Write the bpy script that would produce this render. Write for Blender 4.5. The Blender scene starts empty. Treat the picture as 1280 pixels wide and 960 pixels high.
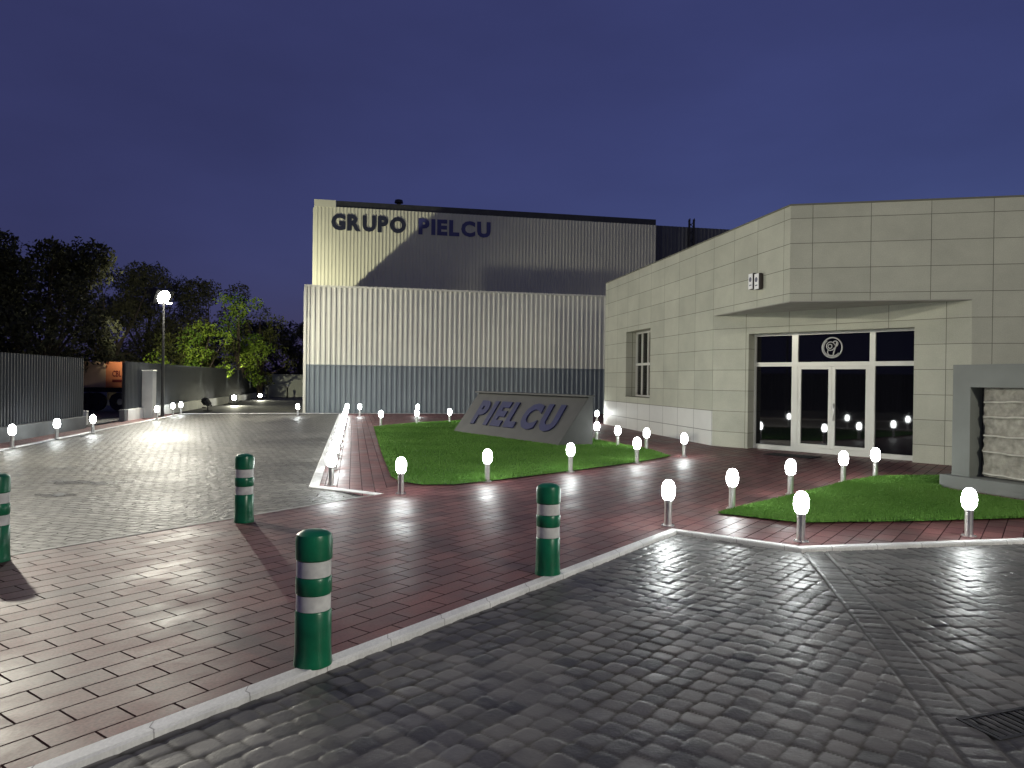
import bpy, bmesh, math, random
import numpy as np
from math import sin, cos, pi, radians, atan, atan2, hypot
from mathutils import Vector, Matrix, Euler

random.seed(7); rng = np.random.default_rng(7)
scene = bpy.context.scene
col = scene.collection

# ------------------------------------------------------------------ camera
F_PX, CAM_H = 930.0, 1.6
cam = bpy.data.cameras.new("camera"); camo = bpy.data.objects.new("camera", cam); col.objects.link(camo)
cam.sensor_width = 36; cam.lens = F_PX * 36 / 1280
cam.clip_start = 0.05; cam.clip_end = 3000
camo.location = (0, 0, CAM_H)
CM = (Matrix.Rotation(pi / 2 - 4 / 930, 3, 'X') @ Matrix.Rotation(atan(.0125), 3, 'Z'))
camo.rotation_euler = CM.to_euler()
scene.camera = camo

# ------------------------------------------------------------------ sky, exposure
w = bpy.data.worlds.new("World"); scene.world = w; w.use_nodes = True
nt = w.node_tree; nt.nodes.clear()
sky = nt.nodes.new('ShaderNodeTexSky'); sky.sky_type = 'NISHITA'; sky.sun_disc = False
sky.sun_elevation = radians(-4.0); sky.sun_rotation = radians(50); sky.air_density = 1.0; sky.dust_density = .3; sky.ozone_density = 3.0
mixn = nt.nodes.new('ShaderNodeMix'); mixn.data_type = 'RGBA'; mixn.blend_type = 'MULTIPLY'; mixn.inputs[0].default_value = 1
mixn.inputs[7].default_value = (.40, .42, .42, 1)
bg = nt.nodes.new('ShaderNodeBackground'); bg.inputs['Strength'].default_value = 2.0
wo = nt.nodes.new('ShaderNodeOutputWorld')
addn = nt.nodes.new('ShaderNodeMix'); addn.data_type = 'RGBA'; addn.blend_type = 'ADD'; addn.inputs[0].default_value = 1
addn.inputs[7].default_value = (.0150, .0165, .0500, 1)      # last skyglow of the town
nt.links.new(sky.outputs[0], mixn.inputs[6]); nt.links.new(mixn.outputs[2], addn.inputs[6])
tcw = nt.nodes.new('ShaderNodeTexCoord'); cl = nt.nodes.new('ShaderNodeTexNoise'); cl.inputs['Scale'].default_value = 2.2; cl.inputs['Detail'].default_value = 5
mpw = nt.nodes.new('ShaderNodeMapping'); mpw.inputs['Scale'].default_value = (1, 1, 2.6); nt.links.new(tcw.outputs['Generated'], mpw.inputs[0]); nt.links.new(mpw.outputs[0], cl.inputs['Vector'])
mrw = nt.nodes.new('ShaderNodeMapRange'); mrw.inputs[1].default_value = .3; mrw.inputs[2].default_value = .7; mrw.inputs[3].default_value = .86; mrw.inputs[4].default_value = 1.12; nt.links.new(cl.outputs['Fac'], mrw.inputs[0])
vmw = nt.nodes.new('ShaderNodeVectorMath'); vmw.operation = 'SCALE'; nt.links.new(addn.outputs[2], vmw.inputs[0]); nt.links.new(mrw.outputs[0], vmw.inputs['Scale']); nt.links.new(vmw.outputs[0], bg.inputs[0]); nt.links.new(bg.outputs[0], wo.inputs[0])
vs = scene.view_settings
vs.view_transform = 'Standard'; vs.look = 'None'; vs.exposure = 0; vs.gamma = 1; vs.use_curve_mapping = False
scene.cycles.use_denoising = True
scene.cycles.max_bounces = 6; scene.cycles.diffuse_bounces = 3; scene.cycles.glossy_bounces = 3
scene.cycles.sample_clamp_indirect = 3.0
scene.cycles.use_light_tree = True

GLOBE_STRENGTH = 58.0
P_POLE, P_NEAR, P_RIGHT, P_FACADE, P_TREES = 2900.0, 3000.0, 2700.0, 6500.0, 8500.0

# ------------------------------------------------------------------ geometry of the view
def ray(px, py):
    return CM @ Vector(((px - 640) / F_PX, -(py - 480) / F_PX, -1.0))
def G(px, py, z=0.0):
    """ground point seen at a pixel of the photograph"""
    d = ray(px, py); t = (z - CAM_H) / d.z
    return Vector((d.x * t, d.y * t, z))
def onV(px, py, P, Q):
    """(distance along, height) where a pixel meets the upright plane through P and Q"""
    d = ray(px, py); e = (Vector(Q) - Vector(P)); e.z = 0; e.normalize()
    det = d.x * (-e.y) + e.x * d.y
    t = (P[0] * (-e.y) + e.x * P[1]) / det
    s = (d.x * P[1] - d.y * P[0]) / det
    return s, CAM_H + d.z * t
def V2(x, y, z=0.0): return Vector((x, y, z))

# ------------------------------------------------------------------ materials
def lnk(n, a, b): n.links.new(a, b)
def principled(name, color=(.5, .5, .5), rough=.6, metal=0.0, var=.0, vscale=3.0, bump=0.0, bscale=40.0, spec=None, coord='Object'):
    m = bpy.data.materials.new(name); m.use_nodes = True; n = m.node_tree; p = n.nodes['Principled BSDF']
    p.inputs['Base Color'].default_value = (*color, 1); p.inputs['Roughness'].default_value = rough; p.inputs['Metallic'].default_value = metal
    if spec is not None: p.inputs['Specular IOR Level'].default_value = spec
    tc = n.nodes.new('ShaderNodeTexCoord')
    if var:
        nz = n.nodes.new('ShaderNodeTexNoise'); nz.inputs['Scale'].default_value = vscale; nz.inputs['Detail'].default_value = 6
        lnk(n, tc.outputs[coord], nz.inputs['Vector'])
        r = n.nodes.new('ShaderNodeValToRGB'); r.color_ramp.elements[0].position = .3; r.color_ramp.elements[1].position = .7
        r.color_ramp.elements[0].color = (*[c * (1 - var) for c in color], 1); r.color_ramp.elements[1].color = (*[min(1, c * (1 + var)) for c in color], 1)
        lnk(n, nz.outputs['Fac'], r.inputs[0]); lnk(n, r.outputs[0], p.inputs['Base Color'])
    if bump:
        nb = n.nodes.new('ShaderNodeTexNoise'); nb.inputs['Scale'].default_value = bscale; nb.inputs['Detail'].default_value = 4
        lnk(n, tc.outputs[coord], nb.inputs['Vector'])
        b = n.nodes.new('ShaderNodeBump'); b.inputs['Strength'].default_value = bump; b.inputs['Distance'].default_value = .01
        lnk(n, nb.outputs['Fac'], b.inputs['Height']); lnk(n, b.outputs[0], p.inputs['Normal'])
    return m
def emitter(name, color, strength):
    m = bpy.data.materials.new(name); m.use_nodes = True; n = m.node_tree; p = n.nodes['Principled BSDF']
    p.inputs['Base Color'].default_value = (.8, .8, .8, 1)
    p.inputs['Emission Color'].default_value = (*color, 1); p.inputs['Emission Strength'].default_value = strength
    return m
def bricks(name, c1, c2, cm, bw, rh, mortar, rough, offset=.5, bump=.5, dist=.004, smooth=.1, distort=0.0, stain=.35, stain_scale=.5,
           rough_var=.12, speck=0.0, squash=1.0, spec=.5, undul=0.0):
    m = bpy.data.materials.new(name); m.use_nodes = True; n = m.node_tree; p = n.nodes['Principled BSDF']
    uv = n.nodes.new('ShaderNodeUVMap'); vec = uv.outputs[0]
    if distort:
        dn = n.nodes.new('ShaderNodeTexNoise'); dn.inputs['Scale'].default_value = 1.0 / rh * .55; dn.inputs['Detail'].default_value = 2
        lnk(n, vec, dn.inputs['Vector'])
        s = n.nodes.new('ShaderNodeVectorMath'); s.operation = 'SUBTRACT'; s.inputs[1].default_value = (.5, .5, .5); lnk(n, dn.outputs['Color'], s.inputs[0])
        sc = n.nodes.new('ShaderNodeVectorMath'); sc.operation = 'SCALE'; sc.inputs['Scale'].default_value = distort; lnk(n, s.outputs[0], sc.inputs[0])
        ad = n.nodes.new('ShaderNodeVectorMath'); lnk(n, vec, ad.inputs[0]); lnk(n, sc.outputs[0], ad.inputs[1]); vec = ad.outputs[0]
    b = n.nodes.new('ShaderNodeTexBrick'); b.offset = offset; b.squash = squash
    b.inputs['Color1'].default_value = (*c1, 1); b.inputs['Color2'].default_value = (*c2, 1); b.inputs['Mortar'].default_value = (*cm, 1)
    b.inputs['Scale'].default_value = 1; b.inputs['Mortar Size'].default_value = mortar; b.inputs['Mortar Smooth'].default_value = smooth
    b.inputs['Brick Width'].default_value = bw; b.inputs['Row Height'].default_value = rh; b.inputs['Bias'].default_value = 0
    lnk(n, vec, b.inputs['Vector'])
    st = n.nodes.new('ShaderNodeTexNoise'); st.inputs['Scale'].default_value = stain_scale; st.inputs['Detail'].default_value = 8; st.inputs['Roughness'].default_value = .65
    lnk(n, uv.outputs[0], st.inputs['Vector'])
    mr = n.nodes.new('ShaderNodeMapRange'); mr.inputs[1].default_value = .3; mr.inputs[2].default_value = .72
    mr.inputs[3].default_value = 1 - stain; mr.inputs[4].default_value = 1 + stain; lnk(n, st.outputs['Fac'], mr.inputs[0])
    mu = n.nodes.new('ShaderNodeVectorMath'); mu.operation = 'SCALE'; lnk(n, b.outputs['Color'], mu.inputs[0]); lnk(n, mr.outputs[0], mu.inputs['Scale'])
    out = mu.outputs[0]
    fine = n.nodes.new('ShaderNodeTexNoise'); fine.inputs['Scale'].default_value = 60; fine.inputs['Detail'].default_value = 4
    lnk(n, uv.outputs[0], fine.inputs['Vector'])
    if speck:
        m2 = n.nodes.new('ShaderNodeMapRange'); m2.inputs[1].default_value = .3; m2.inputs[2].default_value = .7; m2.inputs[3].default_value = 1 - speck; m2.inputs[4].default_value = 1 + speck
        lnk(n, fine.outputs['Fac'], m2.inputs[0])
        mu2 = n.nodes.new('ShaderNodeVectorMath'); mu2.operation = 'SCALE'; lnk(n, out, mu2.inputs[0]); lnk(n, m2.outputs[0], mu2.inputs['Scale']); out = mu2.outputs[0]
    lnk(n, out, p.inputs['Base Color'])
    rr = n.nodes.new('ShaderNodeMapRange'); rr.inputs[1].default_value = .3; rr.inputs[2].default_value = .7
    rr.inputs[3].default_value = rough - rough_var; rr.inputs[4].default_value = rough + rough_var; lnk(n, st.outputs['Fac'], rr.inputs[0])
    rj = n.nodes.new('ShaderNodeMix'); rj.data_type = 'FLOAT'; rj.inputs[3].default_value = .95; lnk(n, b.outputs['Fac'], rj.inputs[0]); lnk(n, rr.outputs[0], rj.inputs[2]); lnk(n, rj.outputs[0], p.inputs['Roughness'])
    sj = n.nodes.new('ShaderNodeMapRange'); sj.inputs[3].default_value = spec; sj.inputs[4].default_value = .03; lnk(n, b.outputs['Fac'], sj.inputs[0]); lnk(n, sj.outputs[0], p.inputs['Specular IOR Level'])
    inv = n.nodes.new('ShaderNodeMath'); inv.operation = 'SUBTRACT'; inv.inputs[0].default_value = 1; lnk(n, b.outputs['Fac'], inv.inputs[1])
    fa = n.nodes.new('ShaderNodeMath'); fa.operation = 'MULTIPLY_ADD'; fa.inputs[1].default_value = .18; lnk(n, fine.outputs['Fac'], fa.inputs[0]); lnk(n, inv.outputs[0], fa.inputs[2])
    hgt = fa.outputs[0]
    if undul:
        un = n.nodes.new('ShaderNodeTexNoise'); un.inputs['Scale'].default_value = 1.0 / rh * .8; un.inputs['Detail'].default_value = 2; lnk(n, uv.outputs[0], un.inputs['Vector'])
        fb = n.nodes.new('ShaderNodeMath'); fb.operation = 'MULTIPLY_ADD'; fb.inputs[1].default_value = undul; lnk(n, un.outputs['Fac'], fb.inputs[0]); lnk(n, hgt, fb.inputs[2]); hgt = fb.outputs[0]
    bp = n.nodes.new('ShaderNodeBump'); bp.inputs['Strength'].default_value = bump; bp.inputs['Distance'].default_value = dist
    lnk(n, hgt, bp.inputs['Height']); lnk(n, bp.outputs[0], p.inputs['Normal'])
    return m

M = {}
M['paver'] = bricks('red_pavers', (.172, .066, .061), (.100, .034, .035), (.030, .013, .014), .37, .18, .0065, .50, bump=.7, dist=.008, smooth=.35, stain=.5, stain_scale=1.3, rough_var=.13, speck=.25, undul=.8, spec=.5)
M['lot'] = bricks('stamped_concrete', (.155, .148, .128), (.085, .081, .072), (.062, .059, .052), .19, .125, .008, .53, bump=1.0, dist=.010, smooth=.8, distort=.13, stain=.5, stain_scale=.35, rough_var=.10, speck=.2, undul=2.4, spec=.5)
M['panel'] = bricks('stone_panel', (.475, .48, .39), (.42, .425, .345), (.17, .17, .14), 1.12, .52, .006, .55, offset=0, bump=.35, dist=.004, smooth=.05, stain=.12, stain_scale=1.1, rough_var=.06, speck=.10, spec=.35)
M['plinth'] = bricks('pale_plinth_stone', (.66, .66, .62), (.62, .62, .59), (.2, .2, .18), 1.12, .52, .008, .5, offset=0, bump=.35, dist=.004, smooth=.05, stain=.07, stain_scale=.8, rough_var=.06, speck=.06, spec=.35)
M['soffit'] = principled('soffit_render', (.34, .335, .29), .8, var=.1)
M['kerb'] = bricks('white_kerb', (.80, .80, .77), (.74, .74, .71), (.45, .44, .42), .5, 2.0, .004, .55, offset=0, bump=.3, dist=.002, stain=.22, stain_scale=2.2, speck=.10)
M['border'] = principled('concrete_border', (.30, .29, .27), .6, var=.2, vscale=4)
M['line_white'] = principled('white_edge_paint', (.72, .72, .70), .55, var=.12, vscale=6)
M['soil'] = principled('dark_ground', (.035, .035, .03), .9, var=.4, vscale=.4)
M['asphalt'] = principled('asphalt', (.055, .055, .052), .7, var=.25, vscale=1.5, bump=.4, bscale=80)
M['turf'] = principled('turf', (.075, .18, .03), .9, var=.45, vscale=2.5, bump=.6, bscale=90)
M['cream'] = principled('cream_cladding', (.64, .635, .55), .42, var=.05, vscale=.7)
M['slate'] = principled('slate_cladding', (.185, .215, .232), .45, var=.08, vscale=.7)
M['upper'] = principled('ivory_cladding', (.63, .62, .50), .5, var=.05, vscale=.6)
M['dark_metal'] = principled('dark_metal', (.045, .047, .05), .5, .3, var=.2)
M['grey_clad'] = principled('grey_cladding', (.10, .105, .115), .55, var=.1)
M['fence'] = principled('dark_fence_sheet', (.012, .016, .023), .62, 0, var=.2, vscale=1.2)
M['white_wall'] = principled('painted_white_wall', (.55, .55, .52), .75, var=.12, vscale=2, bump=.2)
M['grey_wall'] = principled('grey_block_wall', (.16, .17, .17), .8, var=.15, vscale=2, bump=.2)
M['pale_wall'] = principled('pale_render_wall', (.50, .52, .45), .8, var=.12, vscale=.8)
M['alu'] = principled('white_aluminium', (.66, .66, .60), .35, .15, var=.03)
M['glass'] = principled('dark_glass', (.004, .004, .006), .03, 0, spec=.5)
M['steel'] = principled('brushed_steel', (.74, .73, .71), .34, 1.0, var=.08, vscale=20)
M['green'] = principled('green_plastic', (.007, .15, .068), .30, 0, var=.28, vscale=7, bump=.08, bscale=30)
def scuff(m, col_, scale, lo):
    n = m.node_tree; p = n.nodes['Principled BSDF']; src = p.inputs['Base Color'].links[0].from_socket
    tc = n.nodes.new('ShaderNodeTexCoord'); mp = n.nodes.new('ShaderNodeMapping'); mp.inputs['Scale'].default_value = (1, 1, .35); lnk(n, tc.outputs['Object'], mp.inputs[0])
    z = n.nodes.new('ShaderNodeTexNoise'); z.inputs['Scale'].default_value = scale; z.inputs['Detail'].default_value = 9; z.inputs['Roughness'].default_value = .75; lnk(n, mp.outputs[0], z.inputs['Vector'])
    r = n.nodes.new('ShaderNodeMapRange'); r.inputs[1].default_value = lo; r.inputs[2].default_value = lo + .08; r.inputs[4].default_value = .75; lnk(n, z.outputs['Fac'], r.inputs[0])
    x = n.nodes.new('ShaderNodeMix'); x.data_type = 'RGBA'; x.inputs[7].default_value = (*col_, 1); lnk(n, src, x.inputs[6]); lnk(n, r.outputs[0], x.inputs[0]); lnk(n, x.outputs[2], p.inputs['Base Color'])
scuff(M['green'], (.10, .17, .12), 22, .62)
M['reflect'] = principled('white_reflective_band', (.66, .66, .63), .45, var=.16, vscale=16)
M['globe'] = emitter('lit_globe', (.95, 1.0, .98), GLOBE_STRENGTH)
M['lens'] = emitter('lit_flood_lens', (1.0, .99, .9), 150)
M['dim_lens'] = emitter('lit_ground_lens', (1.0, .97, .75), 40)
M['black'] = principled('black_metal', (.012, .012, .013), .5)
M['frame_grey'] = principled('grey_painted_render', (.175, .187, .172), .7, var=.12, vscale=1.5, bump=.15)
M['blue'] = principled('navy_letter', (.018, .022, .045), .55, var=.1)
M['stone_blue'] = principled('indigo_letter', (.017, .020, .085), .65, var=.1)
M['navy_blue'] = principled('blue_letter', (.055, .06, .20), .55, var=.1)
M['mon'] = principled('grey_beige_stone', (.072, .072, .069), .65, var=.12, vscale=3, bump=.2)
M['bark'] = principled('bark', (.055, .042, .03), .9, var=.4, vscale=6, bump=.6, bscale=25)
M['curtain'] = principled('beige_curtain', (.80, .60, .38), .8, var=.15, vscale=6)
M['brown_curtain'] = principled('brown_curtain', (.34, .18, .11), .8, var=.2, vscale=6)
M['room'] = principled('dim_room', (.25, .14, .09), .8)
M['orange'] = principled('orange_panel', (.75, .24, .10), .6, var=.15, vscale=1)
M['beige_panel'] = principled('beige_panel', (.60, .40, .26), .6, var=.15, vscale=1)
M['red_mark'] = principled('dark_red_mark', (.16, .015, .012), .6)
M['mat'] = principled('doormat', (.012, .012, .013), .95, bump=.6, bscale=200)
M['white'] = principled('white_enamel', (.90, .90, .90), .4)
M['crest'] = principled('grey_crest', (.12, .13, .18), .5)
M['dark_red'] = principled('dark_plaque_edge', (.02, .012, .010), .4)
def leaf_mat(name, a, b):
    m = bpy.data.materials.new(name); m.use_nodes = True; n = m.node_tree; p = n.nodes['Principled BSDF']
    at = n.nodes.new('ShaderNodeAttribute'); at.attribute_name = 'tone'
    r = n.nodes.new('ShaderNodeMix'); r.data_type = 'RGBA'; r.inputs[6].default_value = (*a, 1); r.inputs[7].default_value = (*b, 1)
    lnk(n, at.outputs['Fac'], r.inputs[0]); lnk(n, r.outputs[2], p.inputs['Base Color'])
    p.inputs['Roughness'].default_value = .6; p.inputs['Specular IOR Level'].default_value = .1
    return m
M['leaf_dark'] = leaf_mat('dark_leaves', (.028, .030, .018), (.058, .058, .032))
M['leaf_olive'] = leaf_mat('olive_leaves', (.050, .060, .018), (.125, .135, .040))
M['leaf_green'] = leaf_mat('green_leaves', (.08, .15, .02), (.20, .28, .035))
M['grass'] = leaf_mat('grass_blades', (.062, .155, .024), (.145, .295, .06))

# water wall panel : rough stone with paler ledges
def ledge_mat():
    m = principled('rough_fountain_stone', (.30, .285, .235), .55, var=.32, vscale=11, bump=.9, bscale=45)
    return m
M['stone'] = ledge_mat()
M['ledge'] = principled('pale_stone_ledge', (.56, .54, .47), .5, var=.15, vscale=9, bump=.5)
M['dark_stone'] = principled('dark_wet_stone', (.02, .018, .024), .4, var=.8, vscale=14, bump=.8)

# front cobbles: the height field carries per-stone tone and joint mask
def cobble_mat():
    m = bpy.data.materials.new('cobble_stamped_concrete'); m.use_nodes = True; n = m.node_tree; p = n.nodes['Principled BSDF']
    at = n.nodes.new('ShaderNodeAttribute'); at.attribute_name = 'tone'
    jt = n.nodes.new('ShaderNodeAttribute'); jt.attribute_name = 'joint'
    tc = n.nodes.new('ShaderNodeTexCoord')
    r = n.nodes.new('ShaderNodeMix'); r.data_type = 'RGBA'; r.inputs[6].default_value = (.062, .061, .058, 1); r.inputs[7].default_value = (.152, .145, .134, 1)
    lnk(n, at.outputs['Fac'], r.inputs[0])
    nz = n.nodes.new('ShaderNodeTexNoise'); nz.inputs['Scale'].default_value = 1.1; nz.inputs['Detail'].default_value = 9; nz.inputs['Roughness'].default_value = .7; lnk(n, tc.outputs['Object'], nz.inputs['Vector'])
    mr = n.nodes.new('ShaderNodeMapRange'); mr.inputs[1].default_value = .3; mr.inputs[2].default_value = .7; mr.inputs[3].default_value = .6; mr.inputs[4].default_value = 1.45; lnk(n, nz.outputs['Fac'], mr.inputs[0])
    mu = n.nodes.new('ShaderNodeVectorMath'); mu.operation = 'SCALE'; lnk(n, r.outputs[2], mu.inputs[0]); lnk(n, mr.outputs[0], mu.inputs['Scale'])
    r2 = n.nodes.new('ShaderNodeMix'); r2.data_type = 'RGBA'; r2.inputs[7].default_value = (.042, .037, .030, 1); lnk(n, mu.outputs[0], r2.inputs[6]); lnk(n, jt.outputs['Fac'], r2.inputs[0])
    lnk(n, r2.outputs[2], p.inputs['Base Color'])
    rr = n.nodes.new('ShaderNodeMapRange'); rr.inputs[1].default_value = .35; rr.inputs[2].default_value = .65; rr.inputs[3].default_value = .32; rr.inputs[4].default_value = .56; lnk(n, nz.outputs['Fac'], rr.inputs[0])
    rj = n.nodes.new('ShaderNodeMix'); rj.data_type = 'FLOAT'; rj.inputs[3].default_value = .95; lnk(n, jt.outputs['Fac'], rj.inputs[0]); lnk(n, rr.outputs[0], rj.inputs[2]); lnk(n, rj.outputs[0], p.inputs['Roughness'])
    fn = n.nodes.new('ShaderNodeTexNoise'); fn.inputs['Scale'].default_value = 55; fn.inputs['Detail'].default_value = 5; lnk(n, tc.outputs['Object'], fn.inputs['Vector'])
    bp = n.nodes.new('ShaderNodeBump'); bp.inputs['Strength'].default_value = .35; bp.inputs['Distance'].default_value = .004
    lnk(n, fn.outputs['Fac'], bp.inputs['Height']); lnk(n, bp.outputs[0], p.inputs['Normal'])
    return m
M['cobble'] = cobble_mat()

# ------------------------------------------------------------------ object helpers
def tag(o, label=None, cat=None, group=None, kind=None):
    if label: o['label'] = label
    if cat: o['category'] = cat
    if group: o['group'] = group
    if kind: o['kind'] = kind
    return o
def thing(name, loc, rz, label, cat, group=None):
    o = bpy.data.objects.new(name, None); col.objects.link(o); o.location = loc; o.rotation_euler = (0, 0, rz); o.empty_display_size = .2
    return tag(o, label, cat, group)
def copy_tree(o, parent=None):
    c = o.copy(); col.objects.link(c); c.parent = parent
    for ch in list(o.children): copy_tree(ch, c)
    return c
def link_mesh(name, me, mat, parent=None, smooth=False):
    o = bpy.data.objects.new(name, me); col.objects.link(o)
    if mat is not None: me.materials.append(M[mat] if isinstance(mat, str) else mat)
    if smooth: me.polygons.foreach_set('use_smooth', [True] * len(me.polygons))
    if parent is not None: o.parent = parent
    return o
class MB:
    """collects simple solids into ONE mesh"""
    def __init__(s): s.bm = bmesh.new()
    def box(s, c, d, rot=None, bevel=0.0):
        m = Matrix.Translation(c)
        if rot is not None: m = m @ rot.to_4x4()
        r = bmesh.ops.create_cube(s.bm, size=1, matrix=m @ Matrix.Diagonal((*d, 1)))
        if bevel:
            es = list({e for v in r['verts'] for e in v.link_edges})
            bmesh.ops.bevel(s.bm, geom=es, offset=bevel, segments=2, affect='EDGES', profile=.5)
        return s
    def tube(s, p, q, r0, r1=None, n=14, cap=True):
        p, q = Vector(p), Vector(q); r1 = r0 if r1 is None else r1
        z = (q - p).normalized(); x = z.orthogonal().normalized(); y = z.cross(x)
        a = [s.bm.verts.new(p + (x * cos(2 * pi * i / n) + y * sin(2 * pi * i / n)) * r0) for i in range(n)]
        b = [s.bm.verts.new(q + (x * cos(2 * pi * i / n) + y * sin(2 * pi * i / n)) * r1) for i in range(n)]
        for i in range(n): s.bm.faces.new((a[i], a[(i + 1) % n], b[(i + 1) % n], b[i]))
        if cap: s.bm.faces.new(a[::-1]); s.bm.faces.new(b)
        return s
    def path(s, pts, r, n=8, closed=False):
        pts = [Vector(p) for p in pts]; N = len(pts); rings = []
        for i, p in enumerate(pts):
            a = pts[i - 1] if (i or closed) else p; b = pts[(i + 1) % N] if (i < N - 1 or closed) else p
            z = (b - a).normalized(); x = z.cross(Vector((0, 1, 0)));  x = x if x.length > .1 else z.orthogonal(); x.normalize(); y = z.cross(x)
            rings.append([s.bm.verts.new(p + (x * cos(2 * pi * k / n) + y * sin(2 * pi * k / n)) * r) for k in range(n)])
        for i in range(N if closed else N - 1):
            A, B = rings[i], rings[(i + 1) % N]
            for k in range(n): s.bm.faces.new((A[k], A[(k + 1) % n], B[(k + 1) % n], B[k]))
        if not closed: s.bm.faces.new(rings[0][::-1]); s.bm.faces.new(rings[-1])
        return s
    def lathe(s, prof, n=24, c=(0, 0, 0)):
        c = Vector(c); rings = []
        for r, z in prof:
            if r < 1e-6: rings.append([s.bm.verts.new(c + Vector((0, 0, z)))])
            else: rings.append([s.bm.verts.new(c + Vector((r * cos(2 * pi * i / n), r * sin(2 * pi * i / n), z))) for i in range(n)])
        for A, B in zip(rings, rings[1:]):
            for i in range(n):
                j = (i + 1) % n
                if len(A) == 1: s.bm.faces.new((A[0], B[j], B[i]))
                elif len(B) == 1: s.bm.faces.new((A[i], A[j], B[0]))
                else: s.bm.faces.new((A[i], A[j], B[j], B[i]))
        return s
    def prism(s, pts, z0, z1):
        n = len(pts)
        a = [s.bm.verts.new((p[0], p[1], z0)) for p in pts]; b = [s.bm.verts.new((p[0], p[1], z1)) for p in pts]
        for i in range(n): s.bm.faces.new((a[i], a[(i + 1) % n], b[(i + 1) % n], b[i]))
        s.bm.faces.new(a[::-1]); s.bm.faces.new(b)
        return s
    def build(s, name, mat, parent=None, smooth=False, auto=False):
        bmesh.ops.recalc_face_normals(s.bm, faces=s.bm.faces)
        me = bpy.data.meshes.new(name); s.bm.to_mesh(me); s.bm.free()
        o = link_mesh(name, me, mat, parent, smooth or auto)
        if auto:
            with_angle(me)
        return o
def with_angle(me, deg=35):
    bm = bmesh.new(); bm.from_mesh(me)
    for e in bm.edges:
        if len(e.link_faces) == 2 and e.calc_face_angle(0) > radians(deg): e.smooth = False
    bm.to_mesh(me); bm.free()

def poly(name, pts, z, mat, ang=0.0, parent=None, thick=0.0, org=(0, 0)):
    """flat paved polygon, UV in metres turned by ang"""
    bm = bmesh.new(); uvl = bm.loops.layers.uv.new('UVMap')
    vs_ = [bm.verts.new((p[0], p[1], z)) for p in pts]; f = bm.faces.new(vs_); f.normal_update()
    if f.normal.z < 0: f.normal_flip()
    bmesh.ops.triangulate(bm, faces=bm.faces[:])
    ca, sa = cos(-ang), sin(-ang)
    for f in bm.faces:
        for l in f.loops:
            x, y = l.vert.co.x - org[0], l.vert.co.y - org[1]; l[uvl].uv = (x * ca - y * sa + 50, x * sa + y * ca + 50)
    me = bpy.data.meshes.new(name); bm.to_mesh(me); bm.free()
    return link_mesh(name, me, mat, parent)
def ribbon(name, pts, side, width, z0, z1, mat, kind='structure', label=None):
    """kerb: prism swept along a polyline, width towards side (+1 left of travel), UV u = length"""
    P = [Vector((p[0], p[1])) for p in pts]; N = len(P); off = []
    for i in range(N):
        ns = []
        for a, b in ((i - 1, i), (i, i + 1)):
            if 0 <= a and b < N:
                d = (P[b] - P[a]).normalized(); ns.append(Vector((-d.y, d.x)) * side)
        m = sum(ns, Vector((0, 0))); m.normalize(); k = width / max(.3, m.dot(ns[0])); off.append(P[i] + m * k)
    bm = bmesh.new(); uvl = bm.loops.layers.uv.new('UVMap')
    L = [0]
    for i in range(1, N): L.append(L[-1] + (P[i] - P[i - 1]).length)
    e = .012 if z1 - z0 > .03 else 0.0
    prof = []
    for i in range(N):
        o_ = off[i]; q = o_ + (P[i] - o_).normalized() * e if e else o_
        row = [(P[i], z0), (P[i], z1), (q, z1)] + ([(o_, z1 - e)] if e else []) + [(o_, z0)]
        prof.append([bm.verts.new((p.x, p.y, z)) for p, z in row])
    for i in range(N - 1):
        for k in range(len(prof[0]) - 1):
            f = bm.faces.new((prof[i][k], prof[i + 1][k], prof[i + 1][k + 1], prof[i][k + 1]))
            for l in f.loops:
                ii = i if l.vert in prof[i] else i + 1
                kk = prof[ii].index(l.vert); l[uvl].uv = (L[ii], .5 + .05 * kk)
    bm.faces.new(prof[0]); bm.faces.new(prof[-1][::-1])
    bmesh.ops.recalc_face_normals(bm, faces=bm.faces)
    me = bpy.data.meshes.new(name); bm.to_mesh(me); bm.free()
    o = link_mesh(name, me, mat); tag(o, label, None, None, kind); return o

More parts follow.
